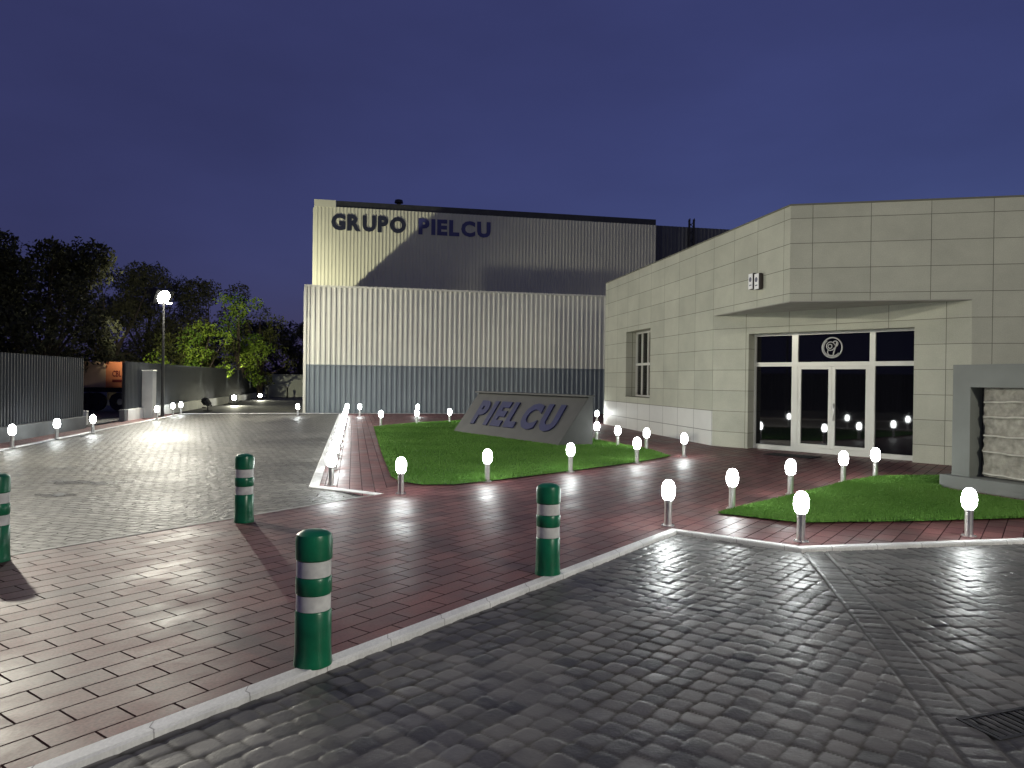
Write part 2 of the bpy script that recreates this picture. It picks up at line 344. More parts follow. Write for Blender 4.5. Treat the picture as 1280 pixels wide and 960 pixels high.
def wall_slab(name, P, Q, z0, z1, thick, mat, parent, openings=(), u0=0.0, v0=5.06, inward=None):
    """upright slab from P to Q with rectangular openings (s0,s1,za,zb); front face on the P-Q line"""
    P, Q = Vector((P[0], P[1], 0)), Vector((Q[0], Q[1], 0)); e = (Q - P); L = e.length; e.normalize()
    nrm = Vector((-e.y, e.x, 0)) if inward is None else inward     # points into the building
    S = sorted({0, L, *[o[0] for o in openings], *[o[1] for o in openings]}); Z = sorted({z0, z1, *[o[2] for o in openings], *[o[3] for o in openings]})
    bm = bmesh.new(); uvl = bm.loops.layers.uv.new('UVMap'); vd = {}
    def v(s, z, k):
        key = (round(s, 4), round(z, 4), k)
        if key not in vd: vd[key] = bm.verts.new(P + e * s + nrm * (thick * k) + Vector((0, 0, z)))
        return vd[key]
    def hole(a, b):
        return any(o[0] - 1e-4 < a < o[1] + 1e-4 and o[2] - 1e-4 < b < o[3] + 1e-4 for o in openings)
    solid = [[not hole((S[i] + S[i + 1]) / 2, (Z[j] + Z[j + 1]) / 2) for j in range(len(Z) - 1)] for i in range(len(S) - 1)]
    def isol(i, j): return 0 <= i < len(S) - 1 and 0 <= j < len(Z) - 1 and solid[i][j]
    for i in range(len(S) - 1):
        for j in range(len(Z) - 1):
            if not solid[i][j]: continue
            a, b, c, d = S[i], S[i + 1], Z[j], Z[j + 1]
            fs = [[(a, c, 0), (b, c, 0), (b, d, 0), (a, d, 0)], [(a, c, 1), (a, d, 1), (b, d, 1), (b, c, 1)]]
            if not isol(i - 1, j): fs.append([(a, c, 0), (a, d, 0), (a, d, 1), (a, c, 1)])
            if not isol(i + 1, j): fs.append([(b, c, 0), (b, c, 1), (b, d, 1), (b, d, 0)])
            if not isol(i, j - 1): fs.append([(a, c, 0), (a, c, 1), (b, c, 1), (b, c, 0)])
            if not isol(i, j + 1): fs.append([(a, d, 0), (b, d, 0), (b, d, 1), (a, d, 1)])
            for q in fs:
                f = bm.faces.new([v(*t) for t in q])
                for l, t in zip(f.loops, q): l[uvl].uv = (t[0] + t[2] * .3 + u0 + 112, t[1] - v0 + 52)
    bmesh.ops.recalc_face_normals(bm, faces=bm.faces)
    me = bpy.data.meshes.new(name); bm.to_mesh(me); bm.free()
    return link_mesh(name, me, mat, parent)

def corrugated(name, P, Q, z0, z1, pitch, depth, mat, parent, back=.06, flip=1):
    P, Q = Vector((P[0], P[1], 0)), Vector((Q[0], Q[1], 0)); e = (Q - P); L = e.length; e.normalize(); out = Vector((e.y, -e.x, 0)) * flip
    n = int(L / pitch); pitch = L / n; prof = []
    for i in range(n):
        for f, d in ((0, 0), (.45, 0), (.58, 1), (.87, 1)): prof.append(((i + f) * pitch, d * depth))
    prof.append((L, 0))
    N = len(prof); vs_ = []
    for s, d in prof:
        for z in (z0, z1):
            vs_.append(P + e * s + out * d + Vector((0, 0, z))); vs_.append(P + e * s - out * back + Vector((0, 0, z)))
    fs = []
    for i in range(N - 1):
        a, b = 4 * i, 4 * (i + 1)        # 0 front-low 1 back-low 2 front-top 3 back-top
        fs += [(a, b, b + 2, a + 2), (a + 1, a + 3, b + 3, b + 1), (a + 2, b + 2, b + 3, a + 3), (a, a + 1, b + 1, b)]
    a = 0; fs.append((a, a + 2, a + 3, a + 1)); a = 4 * (N - 1); fs.append((a, a + 1, a + 3, a + 2))
    me = bpy.data.meshes.new(name); me.from_pydata([tuple(v) for v in vs_], [], fs); me.update()
    return link_mesh(name, me, mat, parent)

def letters(txt, height, origin, right, up, parent, mat, depth=.05, bold=.03, gap=.12, space=.45, width=1.15, fit=None):
    """separate solid letters along 'right'; returns them"""
    right, up = Vector(right).normalized(), Vector(up).normalized(); nrm = right.cross(up)
    ms = []
    for ch in txt:
        if ch == ' ': ms.append(None); continue
        cu = bpy.data.curves.new('letter', 'FONT'); cu.body = ch; cu.size = 1; cu.offset = bold; cu.extrude = .5; cu.resolution_u = 3
        to = bpy.data.objects.new('letter', cu); col.objects.link(to)
        dg = bpy.context.evaluated_depsgraph_get(); me = bpy.data.meshes.new_from_object(to.evaluated_get(dg))
        bpy.data.objects.remove(to); bpy.data.curves.remove(cu)
        co = np.empty(len(me.vertices) * 3); me.vertices.foreach_get('co', co); co = co.reshape(-1, 3)
        lo, hi = co.min(0), co.max(0); co[:, 0] -= lo[0]; co[:, 1] -= lo[1]
        k = height / (hi[1] - lo[1]); co[:, 0] *= k * width; co[:, 1] *= k; co[:, 2] *= depth
        ms.append((me, co, (hi[0] - lo[0]) * k * width))
    tot = sum((m[2] + gap * height) if m else space * height for m in ms) - gap * height
    kx = fit / tot if fit else 1.0
    x = 0; res = []; o0 = Vector(origin)
    for m in ms:
        if m is None: x += space * height * kx; continue
        me, co, wd = m; co = co.copy(); co[:, 0] *= kx
        R = np.array([right, up, nrm]); c2 = (co + np.array([x, 0, depth / 2])) @ R + np.array(o0)
        me.vertices.foreach_set('co', c2.ravel()); me.update(); me.materials.clear(); me.name = 'letter'
        res.append(link_mesh('letter', me, mat, parent)); x += (wd + gap * height) * kx
    return res

def spot(name, loc, target, power, size_deg, radius, color, parent=None, blend=.4):
    l = bpy.data.lights.new(name, 'SPOT'); l.energy = power; l.spot_size = radians(size_deg); l.spot_blend = blend; l.shadow_soft_size = radius; l.color = color
    o = bpy.data.objects.new(name, l); col.objects.link(o); o.location = loc
    d = Vector(target) - Vector(loc); o.rotation_euler = d.to_track_quat('-Z', 'Y').to_euler()
    if parent is not None: o.parent = parent
    return o

# ================================================================== GROUND
K = [G(43, 958), G(840, 661), G(1000, 683), G(1280, 673)]
kd = (K[1] - K[0]).normalized(); K_back = K[0] - kd * 6.0
K_right = K[3] + (K[3] - K[2]).normalized() * 9
KANG = atan2(kd.y, kd.x)
E1, E2 = G(0, 697), G(480, 617)                 # edge between walkway and stamped lot
ed = (E2 - E1).normalized(); E_back = E1 - ed * 8.5
R0, R1 = G(399, 608), G(428, 517)               # row of lamps along the side path
LL0, LL1 = G(0, 562), G(226, 517)               # left edge of the lot
ld = (LL1 - LL0).normalized(); LL_back = LL0 - ld * 16; LL1 = LL0 + ld * ((LL1 - LL0).length)
WP = G(380, 516); wdir = Vector((4.9, 1.0, 0)).normalized(); wnorm = Vector((-wdir.y, wdir.x, 0))
WQ = WP + wdir * 24

tag(poly('ground', [(-900, -300), (900, -300), (900, 1500), (-900, 1500)], -.30, 'soil'), kind='structure')
# lot edge along the far side runs in front of the warehouse
far_l = LL1; far_w = WP - wnorm * .35
far_r = R1 + Vector((0, 0, 0)); 
lot_pts = [E_back, E1, E2, R0, R1, far_w + wdir * 1.6, far_w, far_l, LL0, LL_back]
tag(poly('stamped_lot', lot_pts, -.012, 'lot', radians(-14)), kind='structure')
# office footprint
A = G(755, 530); D = G(890, 557); A.z = D.z = 0
ad = (D - A).normalized(); s_c, _ = onV(988, 300, A, D); C = A + ad * s_c
HT, SOF, ROW = 5.33, 3.34, .52
dr = ray(1280, 246); t_ = (HT - CAM_H) / dr.z; E = Vector((dr.x * t_, dr.y * t_, 0))
cd = (E - C).normalized()
s_p, _ = onV(1215, 400, C, E); P2 = C + cd * s_p
EE = C + cd * 14.0
# red paved walkway (continuous round the lawns, up to the office and along the warehouse)
walk = [E_back + Vector((0, 0, 0)), K_back, K[1], K[2], K[3], K_right, EE + Vector((0, 3, 0)), P2 + Vector((.6, 1.5, 0)), D + Vector((1, 1.2, 0)), A + Vector((.6, 1, 0)), WP + wdir * 15, far_w + wdir * 1.6, R1, R0, E2, E1]
tag(poly('red_walkway', walk, 0.0, 'paver', KANG), kind='structure')
tag(poly('side_path', [E2 - ed * .35, R0, R1, G(470, 518), G(466, 534), G(477, 570), G(488, 597), G(499, 604)], .004, 'paver', atan2((R1 - R0).y, (R1 - R0).x)), kind='structure')
# verge and alley
fence_p = lambda Y: V2(-11.98 - .1985 * (Y - 17.3), Y)
verge = [LL_back, LL0, far_l, fence_p(31.5) + V2(.0, 0), fence_p(2)]
tag(poly('brick_verge', verge, 0.0, 'paver', atan2(ld.y, ld.x)), kind='structure')
alley = [fence_p(31.5), far_l, far_w, WP + wnorm * 40 + wdir * 1, fence_p(70)]
tag(poly('alley_paving', alley, -.02, 'asphalt'), kind='structure')
tag(poly('outer_road', [fence_p(0) + V2(-.4, 0), fence_p(75) + V2(-.4, 0), fence_p(75) + V2(-9, 0), fence_p(0) + V2(-9, 0)], -.05, 'asphalt'), kind='structure')
# kerbs and edge strips
ribbon('front_kerb', [K_back, K[1], K[2], K[3], K_right], -1, .092, -.09, .005, 'kerb')
ribbon('lot_border', [E_back, E1, E2], 1, .07, -.03, .004, 'border')
ribbon('row_kerb', [E2 - ed * .05, R0, R1], 1, .15, -.05, .012, 'line_white')
ribbon('verge_kerb', [LL_back, LL0, far_l, far_w, far_w + wdir * 14], -1, .10, -.05, .010, 'line_white')

# ---- front cobbles as a height field (stamped concrete with a header course)
ZR = -.036
def vnoise(x, y, sc, seed):
    r = np.random.default_rng(seed).random((64, 64)); x = x / sc; y = y / sc
    xi = np.floor(x).astype(int); yi = np.floor(y).astype(int); fx = x - xi; fy = y - yi
    fx = fx * fx * (3 - 2 * fx); fy = fy * fy * (3 - 2 * fy); g = lambda a, b: r[a % 64, b % 64]
    return (g(xi, yi) * (1 - fx) + g(xi + 1, yi) * fx) * (1 - fy) + (g(xi, yi + 1) * (1 - fx) + g(xi + 1, yi + 1) * fx) * fy
def hrand(i, j, seed):
    h = (i * 73856093) ^ (j * 19349663) ^ (seed * 83492791); h = (h ^ (h >> 13)) * 1274126177 & 0x7fffffff
    return (h % 100003) / 100003.0
def stones(x, y, ang, wr, ln, seed, jit=.28, joint=.011):
    ca, sa = cos(ang), sin(ang)
    x = x + (vnoise(x, y, .22, seed + 5) - .5) * .026; y = y + (vnoise(x, y, .22, seed + 6) - .5) * .026
    a = x * ca + y * sa + 100; b = -x * sa + y * ca + 100
    row = np.floor(b / wr).astype(np.int64); fb = b / wr - row
    pos = a / ln + hrand(row, row * 0, seed) ; k = np.floor(pos).astype(np.int64); f = pos - k
    lo = hrand(row, k, seed + 1) * jit; hi = 1 + hrand(row, k + 1, seed + 1) * jit
    sh = f < lo
    k2 = np.where(sh, k - 1, k); lo2 = np.where(sh, hrand(row, k - 1, seed + 1) * jit - 1, lo); hi2 = np.where(sh, lo, hi)
    fa = (f - lo2) / (hi2 - lo2); w_ = (hi2 - lo2) * ln
    da = np.minimum(fa, 1 - fa) * w_; db = np.minimum(fb, 1 - fb) * wr
    d = -np.log(np.exp(-da / .012) + np.exp(-db / .012)) * .012
    edge = np.clip((d + .006) / (joint * 1.5), 0, 1); pil = edge * edge * (3 - 2 * edge)
    u = fa - .5; v = fb - .5
    tilt = (hrand(row, k2, seed + 2) - .5) * u * .011 + (hrand(row, k2, seed + 3) - .5) * v * .010
    h = pil * (.0078 + (hrand(row, k2, seed + 4) - .5) * .004 + tilt - (u * u + v * v) * .003)
    return h, hrand(row, k2, seed + 7), 1 - np.clip((d + .002) / .012, 0, 1)
B0, B1 = G(1001, 686, ZR), G(1212, 960, ZR); bdir = (B1 - B0).normalized(); bnorm = Vector((-bdir.y, bdir.x, 0))    # to the camera's right of travel towards us
if bnorm.x < 0: bnorm = -bnorm
BW = .21
RA = G(1074, 722, ZR); RB = G(1280, 807, ZR); rd = (RB - RA); RANG = atan2(rd.y, rd.x)
def cobble_field():
    stp = .0135
    xs = np.arange(-3.6, 9.2, stp); ys = np.arange(1.3, 8.3, stp); X, Y = np.meshgrid(xs, ys, indexing='ij')
    # keep what lies in front of the kerb and near the view
    def side(p, q): return (q.x - p.x) * (Y - p.y) - (q.y - p.y) * (X - p.x)
    s1 = side(K_back, K[1]); s2 = side(K[1], K[2]); s3 = side(K[2], K_right)
    lim = .06
    ok = (s1 < -lim * (K[1] - K_back).length) & ((s2 < -lim * (K[2] - K[1]).length) | (s3 < -lim * (K_right - K[2]).length))
    # behind corner K1 both first and second/third borders bound the area; corner K2 is reflex
    ok &= (X < Y * .69 + 2.2) & (X > -Y * .69 - 1.0)
    x, y = X[ok], Y[ok]
    dl = (x - B0.x) * bnorm.x + (y - B0.y) * bnorm.y
    hL, tL, jL = stones(x, y, KANG - radians(3), .128, .145, 11)
    hR, tR, jR = stones(x, y, RANG, .125, .20, 31)
    hB, tB, jB = stones(x, y, atan2(bnorm.y, bnorm.x), .105, 50.0, 51, jit=0)
    def groove(h, t, j, dd):
        g = np.clip(np.abs(dd) / .018, 0, 1); g = g * g * (3 - 2 * g); return h * g - .002 * (1 - g), t, np.maximum(j, 1 - g)
    left = dl < 0; band = (dl >= 0) & (dl < BW)
    h = np.where(left, hL, np.where(band, hB, hR)); t = np.where(left, tL, np.where(band, tB * .5, tR * .8)); j = np.where(left, jL, np.where(band, jB, jR))
    h, t, j = groove(h, t, j, dl); h, t, j = groove(h, t, j, dl - BW)
    h = h + (vnoise(x, y, .06, 77) - .5) * .0016 + (vnoise(x, y, .9, 78) - .5) * .006 + (vnoise(x, y, .3, 79) - .5) * .003
    j = j * np.clip((vnoise(x, y, .8, 80) - .25) * 2, .1, 1)
    idx = -np.ones(X.shape, dtype=np.int64); idx[ok] = np.arange(len(x))
    q = np.stack([idx[:-1, :-1], idx[1:, :-1], idx[1:, 1:], idx[:-1, 1:]], -1).reshape(-1, 4); q = q[(q >= 0).all(1)]
    co = np.stack([x, y, ZR + h - .006], -1)
    me = bpy.data.meshes.new('cobbled_forecourt'); me.vertices.add(len(co)); me.vertices.foreach_set('co', co.astype(np.float32).ravel())
    me.loops.add(q.size); me.loops.foreach_set('vertex_index', q.astype(np.int32).ravel())
    me.polygons.add(len(q)); me.polygons.foreach_set('loop_start', (np.arange(len(q)) * 4).astype(np.int32))
    me.update(calc_edges=True); me.polygons.foreach_set('use_smooth', np.ones(len(q), dtype=bool))
    for nm, arr in (('tone', t), ('joint', j)):
        at = me.attributes.new(nm, 'FLOAT', 'POINT'); at.data.foreach_set('value', arr.astype(np.float32))
    o = link_mesh('cobbled_forecourt', me, 'cobble'); tag(o, kind='structure')
cobble_field()
tag(poly('forecourt_base', [(-40, -40), (40, -40), (40, 7.6), (K_right.x, K_right.y), (K[3].x, K[3].y), (K[2].x, K[2].y), (K[1].x, K[1].y), (K_back.x, K_back.y), (-40, K_back.y)], ZR - .09, 'lot', KANG), kind='structure')

# drain grate at the right of the forecourt
def drain():
    p = G(1275, 903, ZR); r = thing('drain_grate', (p.x, p.y, ZR - .003), RANG + pi / 2 + .15, 'dark iron drain grate set in the cobbles at the right edge', 'drain')
    m = MB()
    for s in (-1, 1): m.box((0, s * .105, .004), (.56, .02, .014)); m.box((s * .27, 0, .004), (.02, .19, .014))
    m.build('frame', 'black', r)
    for i in range(11): MB().box((-.24 + i * .048, 0, .003), (.020, .188, .012)).build('bar', 'black', r)
    MB().box((0, 0, -.0035), (.54, .2, .004)).build('shade_plate', 'black', r)  # flat black plate standing in for the shade below the bars
drain()

# old oil stains on the lot
def stain(px, py, rx, ry, seed):
    c = G(px, py); r = random.Random(seed); ph = [r.uniform(0, 6) for _ in range(4)]; pts = []
    for i in range(48):
        a = 2 * pi * i / 48; k = 1 + .22 * sin(3 * a + ph[0]) + .15 * sin(5 * a + ph[1]) + .08 * sin(9 * a + ph[2]) + r.uniform(-.05, .05); pts.append((c.x + rx * k * cos(a), c.y + ry * k * sin(a)))
    tag(poly('stain', pts, -.0085, 'oil'), kind='structure')
M['oil'] = bricks('oil_stained_concrete', (.050, .047, .042), (.030, .029, .027), (.025, .024, .022), .19, .125, .008, .42, bump=1.0, dist=.010, smooth=.8, distort=.13, stain=.5, stain_scale=2.5, undul=2.4, spec=.42)
stain(103, 602, .55, .16, 1); stain(69, 618, .22, .14, 2); stain(130, 604, .2, .08, 3)
# ---- lawns
lawn_l = [G(*p) for p in [(467, 534), (517, 529), (575, 526), (640, 529), (700, 539), (747, 551), (810, 562), (838, 571), (800, 578), (712, 590), (614, 602), (567, 607), (528, 607), (500, 603), (489, 597), (478, 570)]]
lawn_r = [G(*p) for p in [(896, 643), (940, 632), (1000, 618), (1060, 603), (1095, 597), (1140, 596), (1178, 596)]] + [G(1174, 600), G(1176, 612), G(1280, 629), G(1340, 636), G(1340, 645), G(1280, 649), G(1150, 653), (G(1000, 655))]
def inside(poly_, x, y):
    c = np.zeros(len(x), dtype=bool); n = len(poly_)
    for i in range(n):
        a, b = poly_[i], poly_[i - 1]
        cond = ((a.y > y) != (b.y > y)) & (x < (b.x - a.x) * (y - a.y) / (b.y - a.y + 1e-12) + a.x); c ^= cond
    return c
def lawn(pts, n, seed, hgt, label):
    tag(poly('lawn', pts, .018, 'turf'), kind='structure')
    r = np.random.default_rng(seed); xs = np.array([p.x for p in pts]); ys = np.array([p.y for p in pts])
    x = r.uniform(xs.min(), xs.max(), n * 4); y = r.uniform(ys.min(), ys.max(), n * 4); k = inside(pts, x, y); x, y = x[k][:n], y[k][:n]; n = len(x)
    a = r.uniform(0, 2 * pi, n); h = hgt * r.uniform(.55, 1.25, n) * (.75 + .5 * vnoise(x, y, .6, seed + 1)); wd = r.uniform(.006, .013, n); ln = r.uniform(-.6, .6, (n, 2)) * h[:, None]
    dx, dy = np.cos(a) * wd, np.sin(a) * wd
    v = np.stack([np.stack([x - dx, y - dy, np.full(n, .018)], -1), np.stack([x + dx, y + dy, np.full(n, .018)], -1), np.stack([x + ln[:, 0], y + ln[:, 1], .018 + h], -1)], 1).reshape(-1, 3)
    me = bpy.data.meshes.new('grass'); me.vertices.add(3 * n); me.vertices.foreach_set('co', v.astype(np.float32).ravel())
    me.loops.add(3 * n); me.loops.foreach_set('vertex_index', np.arange(3 * n, dtype=np.int32)); me.polygons.add(n); me.polygons.foreach_set('loop_start', (np.arange(n) * 3).astype(np.int32)); me.update(calc_edges=True)
    t = np.clip(r.uniform(-.1, 1, n) * .5 + .6 * vnoise(x, y, .9, seed + 2) , 0, 1)
    at = me.attributes.new('tone', 'FLOAT', 'POINT'); at.data.foreach_set('value', np.repeat(t, 3).astype(np.float32))
    tag(link_mesh('grass', me, 'grass'), label, 'grass', None, 'stuff')
lawn(lawn_l, 150000, 3, .034, 'short green grass of the long lawn around the stone monument')
lawn(lawn_r, 80000, 4, .030, 'short green grass of the small lawn below the grey fountain wall')

# ================================================================== OFFICE
def office():
    t = thing('office_building', (0, 0, 0), 0, 'low beige stone panelled office with glazed entrance under its cut corner', 'building')
    th = .3
    inw = Vector((-ad.y, ad.x, 0)); inw = inw if inw.x > 0 else -inw
    # window opening on the left facade
    s0, z1 = onV(783, 410, A, D); s1, _ = onV(813, 404, A, D); z1 = 3.48; z0 = 1.10
    L1 = (D - A).length; L2 = (C - A).length
    ufac = L2
    wall_slab('wall', A, D, 0, SOF, .52, 'panel', t, [(s0, s1, z0, z1)] if z1 < SOF else [(s0, s1, z0, SOF - .001)], u0=-ufac + .25, inward=inw)
    wall_slab('wall', A, C, SOF, HT, th, 'panel', t, u0=-ufac + .25, inward=inw)
    wall_slab('plinth', A + inw * -.012 + ad * .01, D + inw * -.012, 0, .90, .011, 'plinth', t, u0=-ufac + .25, inward=inw)
    # right facade
    inr = Vector((-cd.y, cd.x, 0)); inr = inr if inr.y > 0 else -inr
    s1015, _ = onV(1015, 350, C, E)
    wall_slab('wall', C + cd * .001, EE, SOF, HT, th, 'panel', t, u0=-s1015, inward=inr)
    wall_slab('wall', P2, EE, 0, SOF, th, 'panel', t, u0=-s1015 + s_p, inward=inr)
    # recessed entrance wall, cut across the corner
    pd = (P2 - D).normalized(); inp = Vector((-pd.y, pd.x, 0)); inp = inp if inp.y > 0 else -inp
    sa, zt = onV(936, 421, D, P2); sb, _ = onV(1143, 415, D, P2)
    rec = .42
    Dr, Pr = D + inp * rec, P2 + inp * rec
    ga, _ = onV(946.5, 500, Dr, Pr); gb = sb
    ztop = 2.83
    wall_slab('wall', D, P2, 0, SOF, rec, 'panel', t, [(sa, sb, 0, ztop)], u0=.2, inward=inp)
    # soffit and roof, rear walls
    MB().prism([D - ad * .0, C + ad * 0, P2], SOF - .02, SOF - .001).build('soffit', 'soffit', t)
    back = [A + Vector((18, 4, 0)), EE + Vector((1, 14, 0))]
    MB().prism([A + inw * .1 + ad * .1, C + inw * .15 + cd * .1, EE + inr * .1, back[1], back[0]], HT - .35, HT - .25).build('roof', 'dark_metal', t)
    wall_slab('wall', A + inw * th, back[0], 0, HT, .3, 'panel', t)
    # coping along the top edge
    m = MB()
    for p, q, i_ in ((A, C, inw), (C, EE, inr)):
        d = (q - p).normalized(); mid = (p + q) / 2 + i_ * .14; m.box((mid.x, mid.y, HT + .018), ((q - p).length, .30, .035), Matrix.Rotation(atan2(d.y, d.x), 3, 'Z'))
    m.build('coping', 'panel', t)
    # window in the left facade : deep reveal, two casements
    wp, wq = A + inw * .38, D + inw * .38
    W = lambda s, z, k=.0: wp + ad * s + inw * k + Vector((0, 0, z))
    rotw = Matrix.Rotation(atan2(ad.y, ad.x), 3, 'Z')
    zt2 = min(z1, SOF - .002)
    fr = MB()
    def bar(m, a, b, c, d, dep=.05, k=0.0): 
        p = W((a + b) / 2, (c + d) / 2, k); m.box(p, (b - a, dep, d - c), rotw)
    bar(fr, s0, s1, z0, z0 + .07); bar(fr, s0, s1, zt2 - .07, zt2); bar(fr, s0, s0 + .07, z0 + .07, zt2 - .07); bar(fr, s1 - .07, s1, z0 + .07, zt2 - .07)
    sm = (s0 + s1) / 2; zmid = z0 + (zt2 - z0) * .50
    xs = [s0 + .07] + [v for f_ in (.25, .5, .75) for v in (s0 + (s1 - s0) * f_ - .024, s0 + (s1 - s0) * f_ + .024)] + [s1 - .07]
    for f_ in (.25, .5, .75): bar(fr, s0 + (s1 - s0) * f_ - .024, s0 + (s1 - s0) * f_ + .024, z0 + .07, zt2 - .07)
    for k in range(0, 8, 2): bar(fr, xs[k], xs[k + 1], zmid - .04, zmid + .04)
    wf = fr.build('window', 'alu', t)
    gl = bpy.data.materials.get('window_glass')
    pm = MB(); bar(pm, s0 + .05, s1 - .05, z0 + .05, zt2 - .05, .008, .03); pn = pm.build('pane', M['winglass'], wf)
    # folds of curtain behind the right half
    def curtain(a, b, c, d, k, mt='curtain'):
        n = 60; vs_ = []; fs = []
        for i in range(n + 1):
            s = a + (b - a) * i / n; dd = k + .03 * sin(i * 1.15) + .012 * sin(i * 2.7)
            vs_ += [tuple(W(s, c, dd)), tuple(W(s, d, dd))]
        for i in range(n): fs.append((2 * i, 2 * i + 2, 2 * i + 3, 2 * i + 1))
        me = bpy.data.meshes.new('curtain'); me.from_pydata(vs_, [], fs); me.update(); return link_mesh('curtain', me, mt, wf, True)
    q1 = s0 + (s1 - s0) * .25; curtain(q1 + .02, sm + .3, z0 + .3, zt2, .11); curtain(s0 - .1, q1 - .02, z0, zt2, .12, 'brown_curtain')
    rm = MB(); bar(rm, s0 - .3, s1 + .3, z0 - .3, zt2 + .2, .02, .75); rm.build('room_wall', 'room', wf)
    sl = MB(); p = A + ad * ((s0 + s1) / 2) + inw * .17 + Vector((0, 0, z0 + .012)); sl.box(p, (s1 - s0 - .004, .36, .02), rotw); sl.build('window_sill', 'panel', t)
    # entrance glazing
    B_ = lambda s, z, k=0.0: D + inp * (rec * .72 + k) + pd * s + Vector((0, 0, z))
    rotp = Matrix.Rotation(atan2(pd.y, pd.x), 3, 'Z')
    Dg, Pg = D + inp * rec * .72, P2 + inp * rec * .72
    S = lambda px: onV(px, 500, Dg, Pg)[0]
    gA, gB = sa + .005, sb - .005
    m1a, m1b = S(990), S(997.5); m2a, m2b = S(1087), S(1094); dc = (S(1035) + S(1045)) / 2
    zb, ztr0, ztr1, zg = .11, 2.02, 2.13, ztop - .005
    z_, tr = onV(1040, 455, Dg, Pg); ztr0, ztr1 = tr - .05, tr + .05
    def gb_(m, a, b, c, d, dep=.07, k=0.0): m.box(B_((a + b) / 2, (c + d) / 2, k), (b - a, dep, d - c), rotp)
    f = MB(); gb_(f, gA, gB, 0.002, zb); gb_(f, gA, gB, zg - .05, zg)
    for a, b in ((gA, gA + .05), (m1a, m1b), (m2a, m2b), (gB - .05, gB)): gb_(f, a, b, zb, zg - .05)
    for a, b in ((gA + .05, m1a), (m1b, m2a), (m2b, gB - .05)): gb_(f, a, b, ztr0, ztr1)
    ef = f.build('entrance_frame', 'alu', t)
    for a, b, c, d in ((gA + .05, m1a, zb, ztr0), (m2b, gB - .05, zb, ztr0), (gA + .05, m1a, ztr1, zg - .05), (m1b, m2a, ztr1, zg - .05), (m2b, gB - .05, ztr1, zg - .05)):
        g = MB(); gb_(g, a + .002, b - .002, c + .002, d - .002, .012, .01); g.build('pane', 'glass', ef)
    for a, b, hs in ((m1b + .004, dc - .003, 1), (dc + .003, m2a - .004, -1)):
        d_ = MB(); fw = .075
        gb_(d_, a, b, zb + .004, zb + .09, .05, -.005); gb_(d_, a, b, ztr0 - .07, ztr0 - .004, .05, -.005)
        gb_(d_, a, a + fw, zb + .09, ztr0 - .07, .05, -.005); gb_(d_, b - fw, b, zb + .09, ztr0 - .07, .05, -.005)
        do = d_.build('door', 'alu', t)
        g = MB(); gb_(g, a + fw + .002, b - fw - .002, zb + .092, ztr0 - .072, .012, .01); g.build('pane', 'glass', do)
        if hs == -1:
            hm = MB(); pts = []
            for i in range(13):
                u = i / 12; pts.append(B_(a + .04 + .05 * sin(pi * u), .78 + .38 * u, -.04 - .07 * sin(pi * u)))
            hm.path(pts, .014); hm.build('handle', 'steel', do)
    # emblem on the fanlight: a ring round a flowing monogram
    sc, zc = onV(1040.5, 434.5, Dg, Pg); r_ = onV(1053, 434.5, Dg, Pg)[0] - sc
    em = MB()
    def cir(cs, cz, r, a0, a1, n=40): return [B_(sc + cs + r * cos(a), zc + cz + r * sin(a), -.012) for a in [a0 + (a1 - a0) * i / n for i in range(n + 1)]]
    em.path(cir(0, 0, r_, 0, 2 * pi)[:-1], .016, closed=True)
    em.path(cir(.0, .0, r_ * .86, 2.2, 5.6), .012)
    em.path(cir(-.035, .035, r_ * .42, .2, 5.9), .011); em.path(cir(-.05, .03, r_ * .2, 0, 2 * pi)[:-1], .012, closed=True)
    em.path([B_(sc + .03 + .01 * i, zc - .15 + .034 * i, -.012) for i in range(9)], .015)
    em.path(cir(.07, .085, r_ * .27, -1.6, 2.4), .012); em.path(cir(-.02, -.10, r_ * .36, 2.6, 5.6), .011)
    em.build('emblem', 'emblem_grey' if 'emblem_grey' in M else 'steel', t)
    return t
def thin_glass():
    m = bpy.data.materials.new('window_glass'); m.use_nodes = True; n = m.node_tree; n.nodes.clear()
    o = n.nodes.new('ShaderNodeOutputMaterial'); a = n.nodes.new('ShaderNodeBsdfTransparent'); a.inputs[0].default_value = (.82, .80, .76, 1)
    g = n.nodes.new('ShaderNodeBsdfGlossy'); g.inputs['Roughness'].default_value = .03; f = n.nodes.new('ShaderNodeFresnel'); f.inputs[0].default_value = 1.45
    x = n.nodes.new('ShaderNodeMixShader'); lnk(n, f.outputs[0], x.inputs[0]); lnk(n, a.outputs[0], x.inputs[1]); lnk(n, g.outputs[0], x.inputs[2]); lnk(n, x.outputs[0], o.inputs[0]); return m
M['winglass'] = thin_glass()
M['emblem_grey'] = principled('etched_silver', (.50, .50, .48), .4, .2)
office()
# doormat
pdm = (P2 - D).normalized(); q = G(990, 570)
MBm = MB(); MBm.box((0, 0, .008), (1.1, .55, .014), bevel=.004); dm = MBm.build('doormat', 'mat'); dm.location = q; dm.rotation_euler = (0, 0, atan2(pdm.y, pdm.x)); tag(dm, 'black doormat on the red paving at the glass entrance', 'doormat')

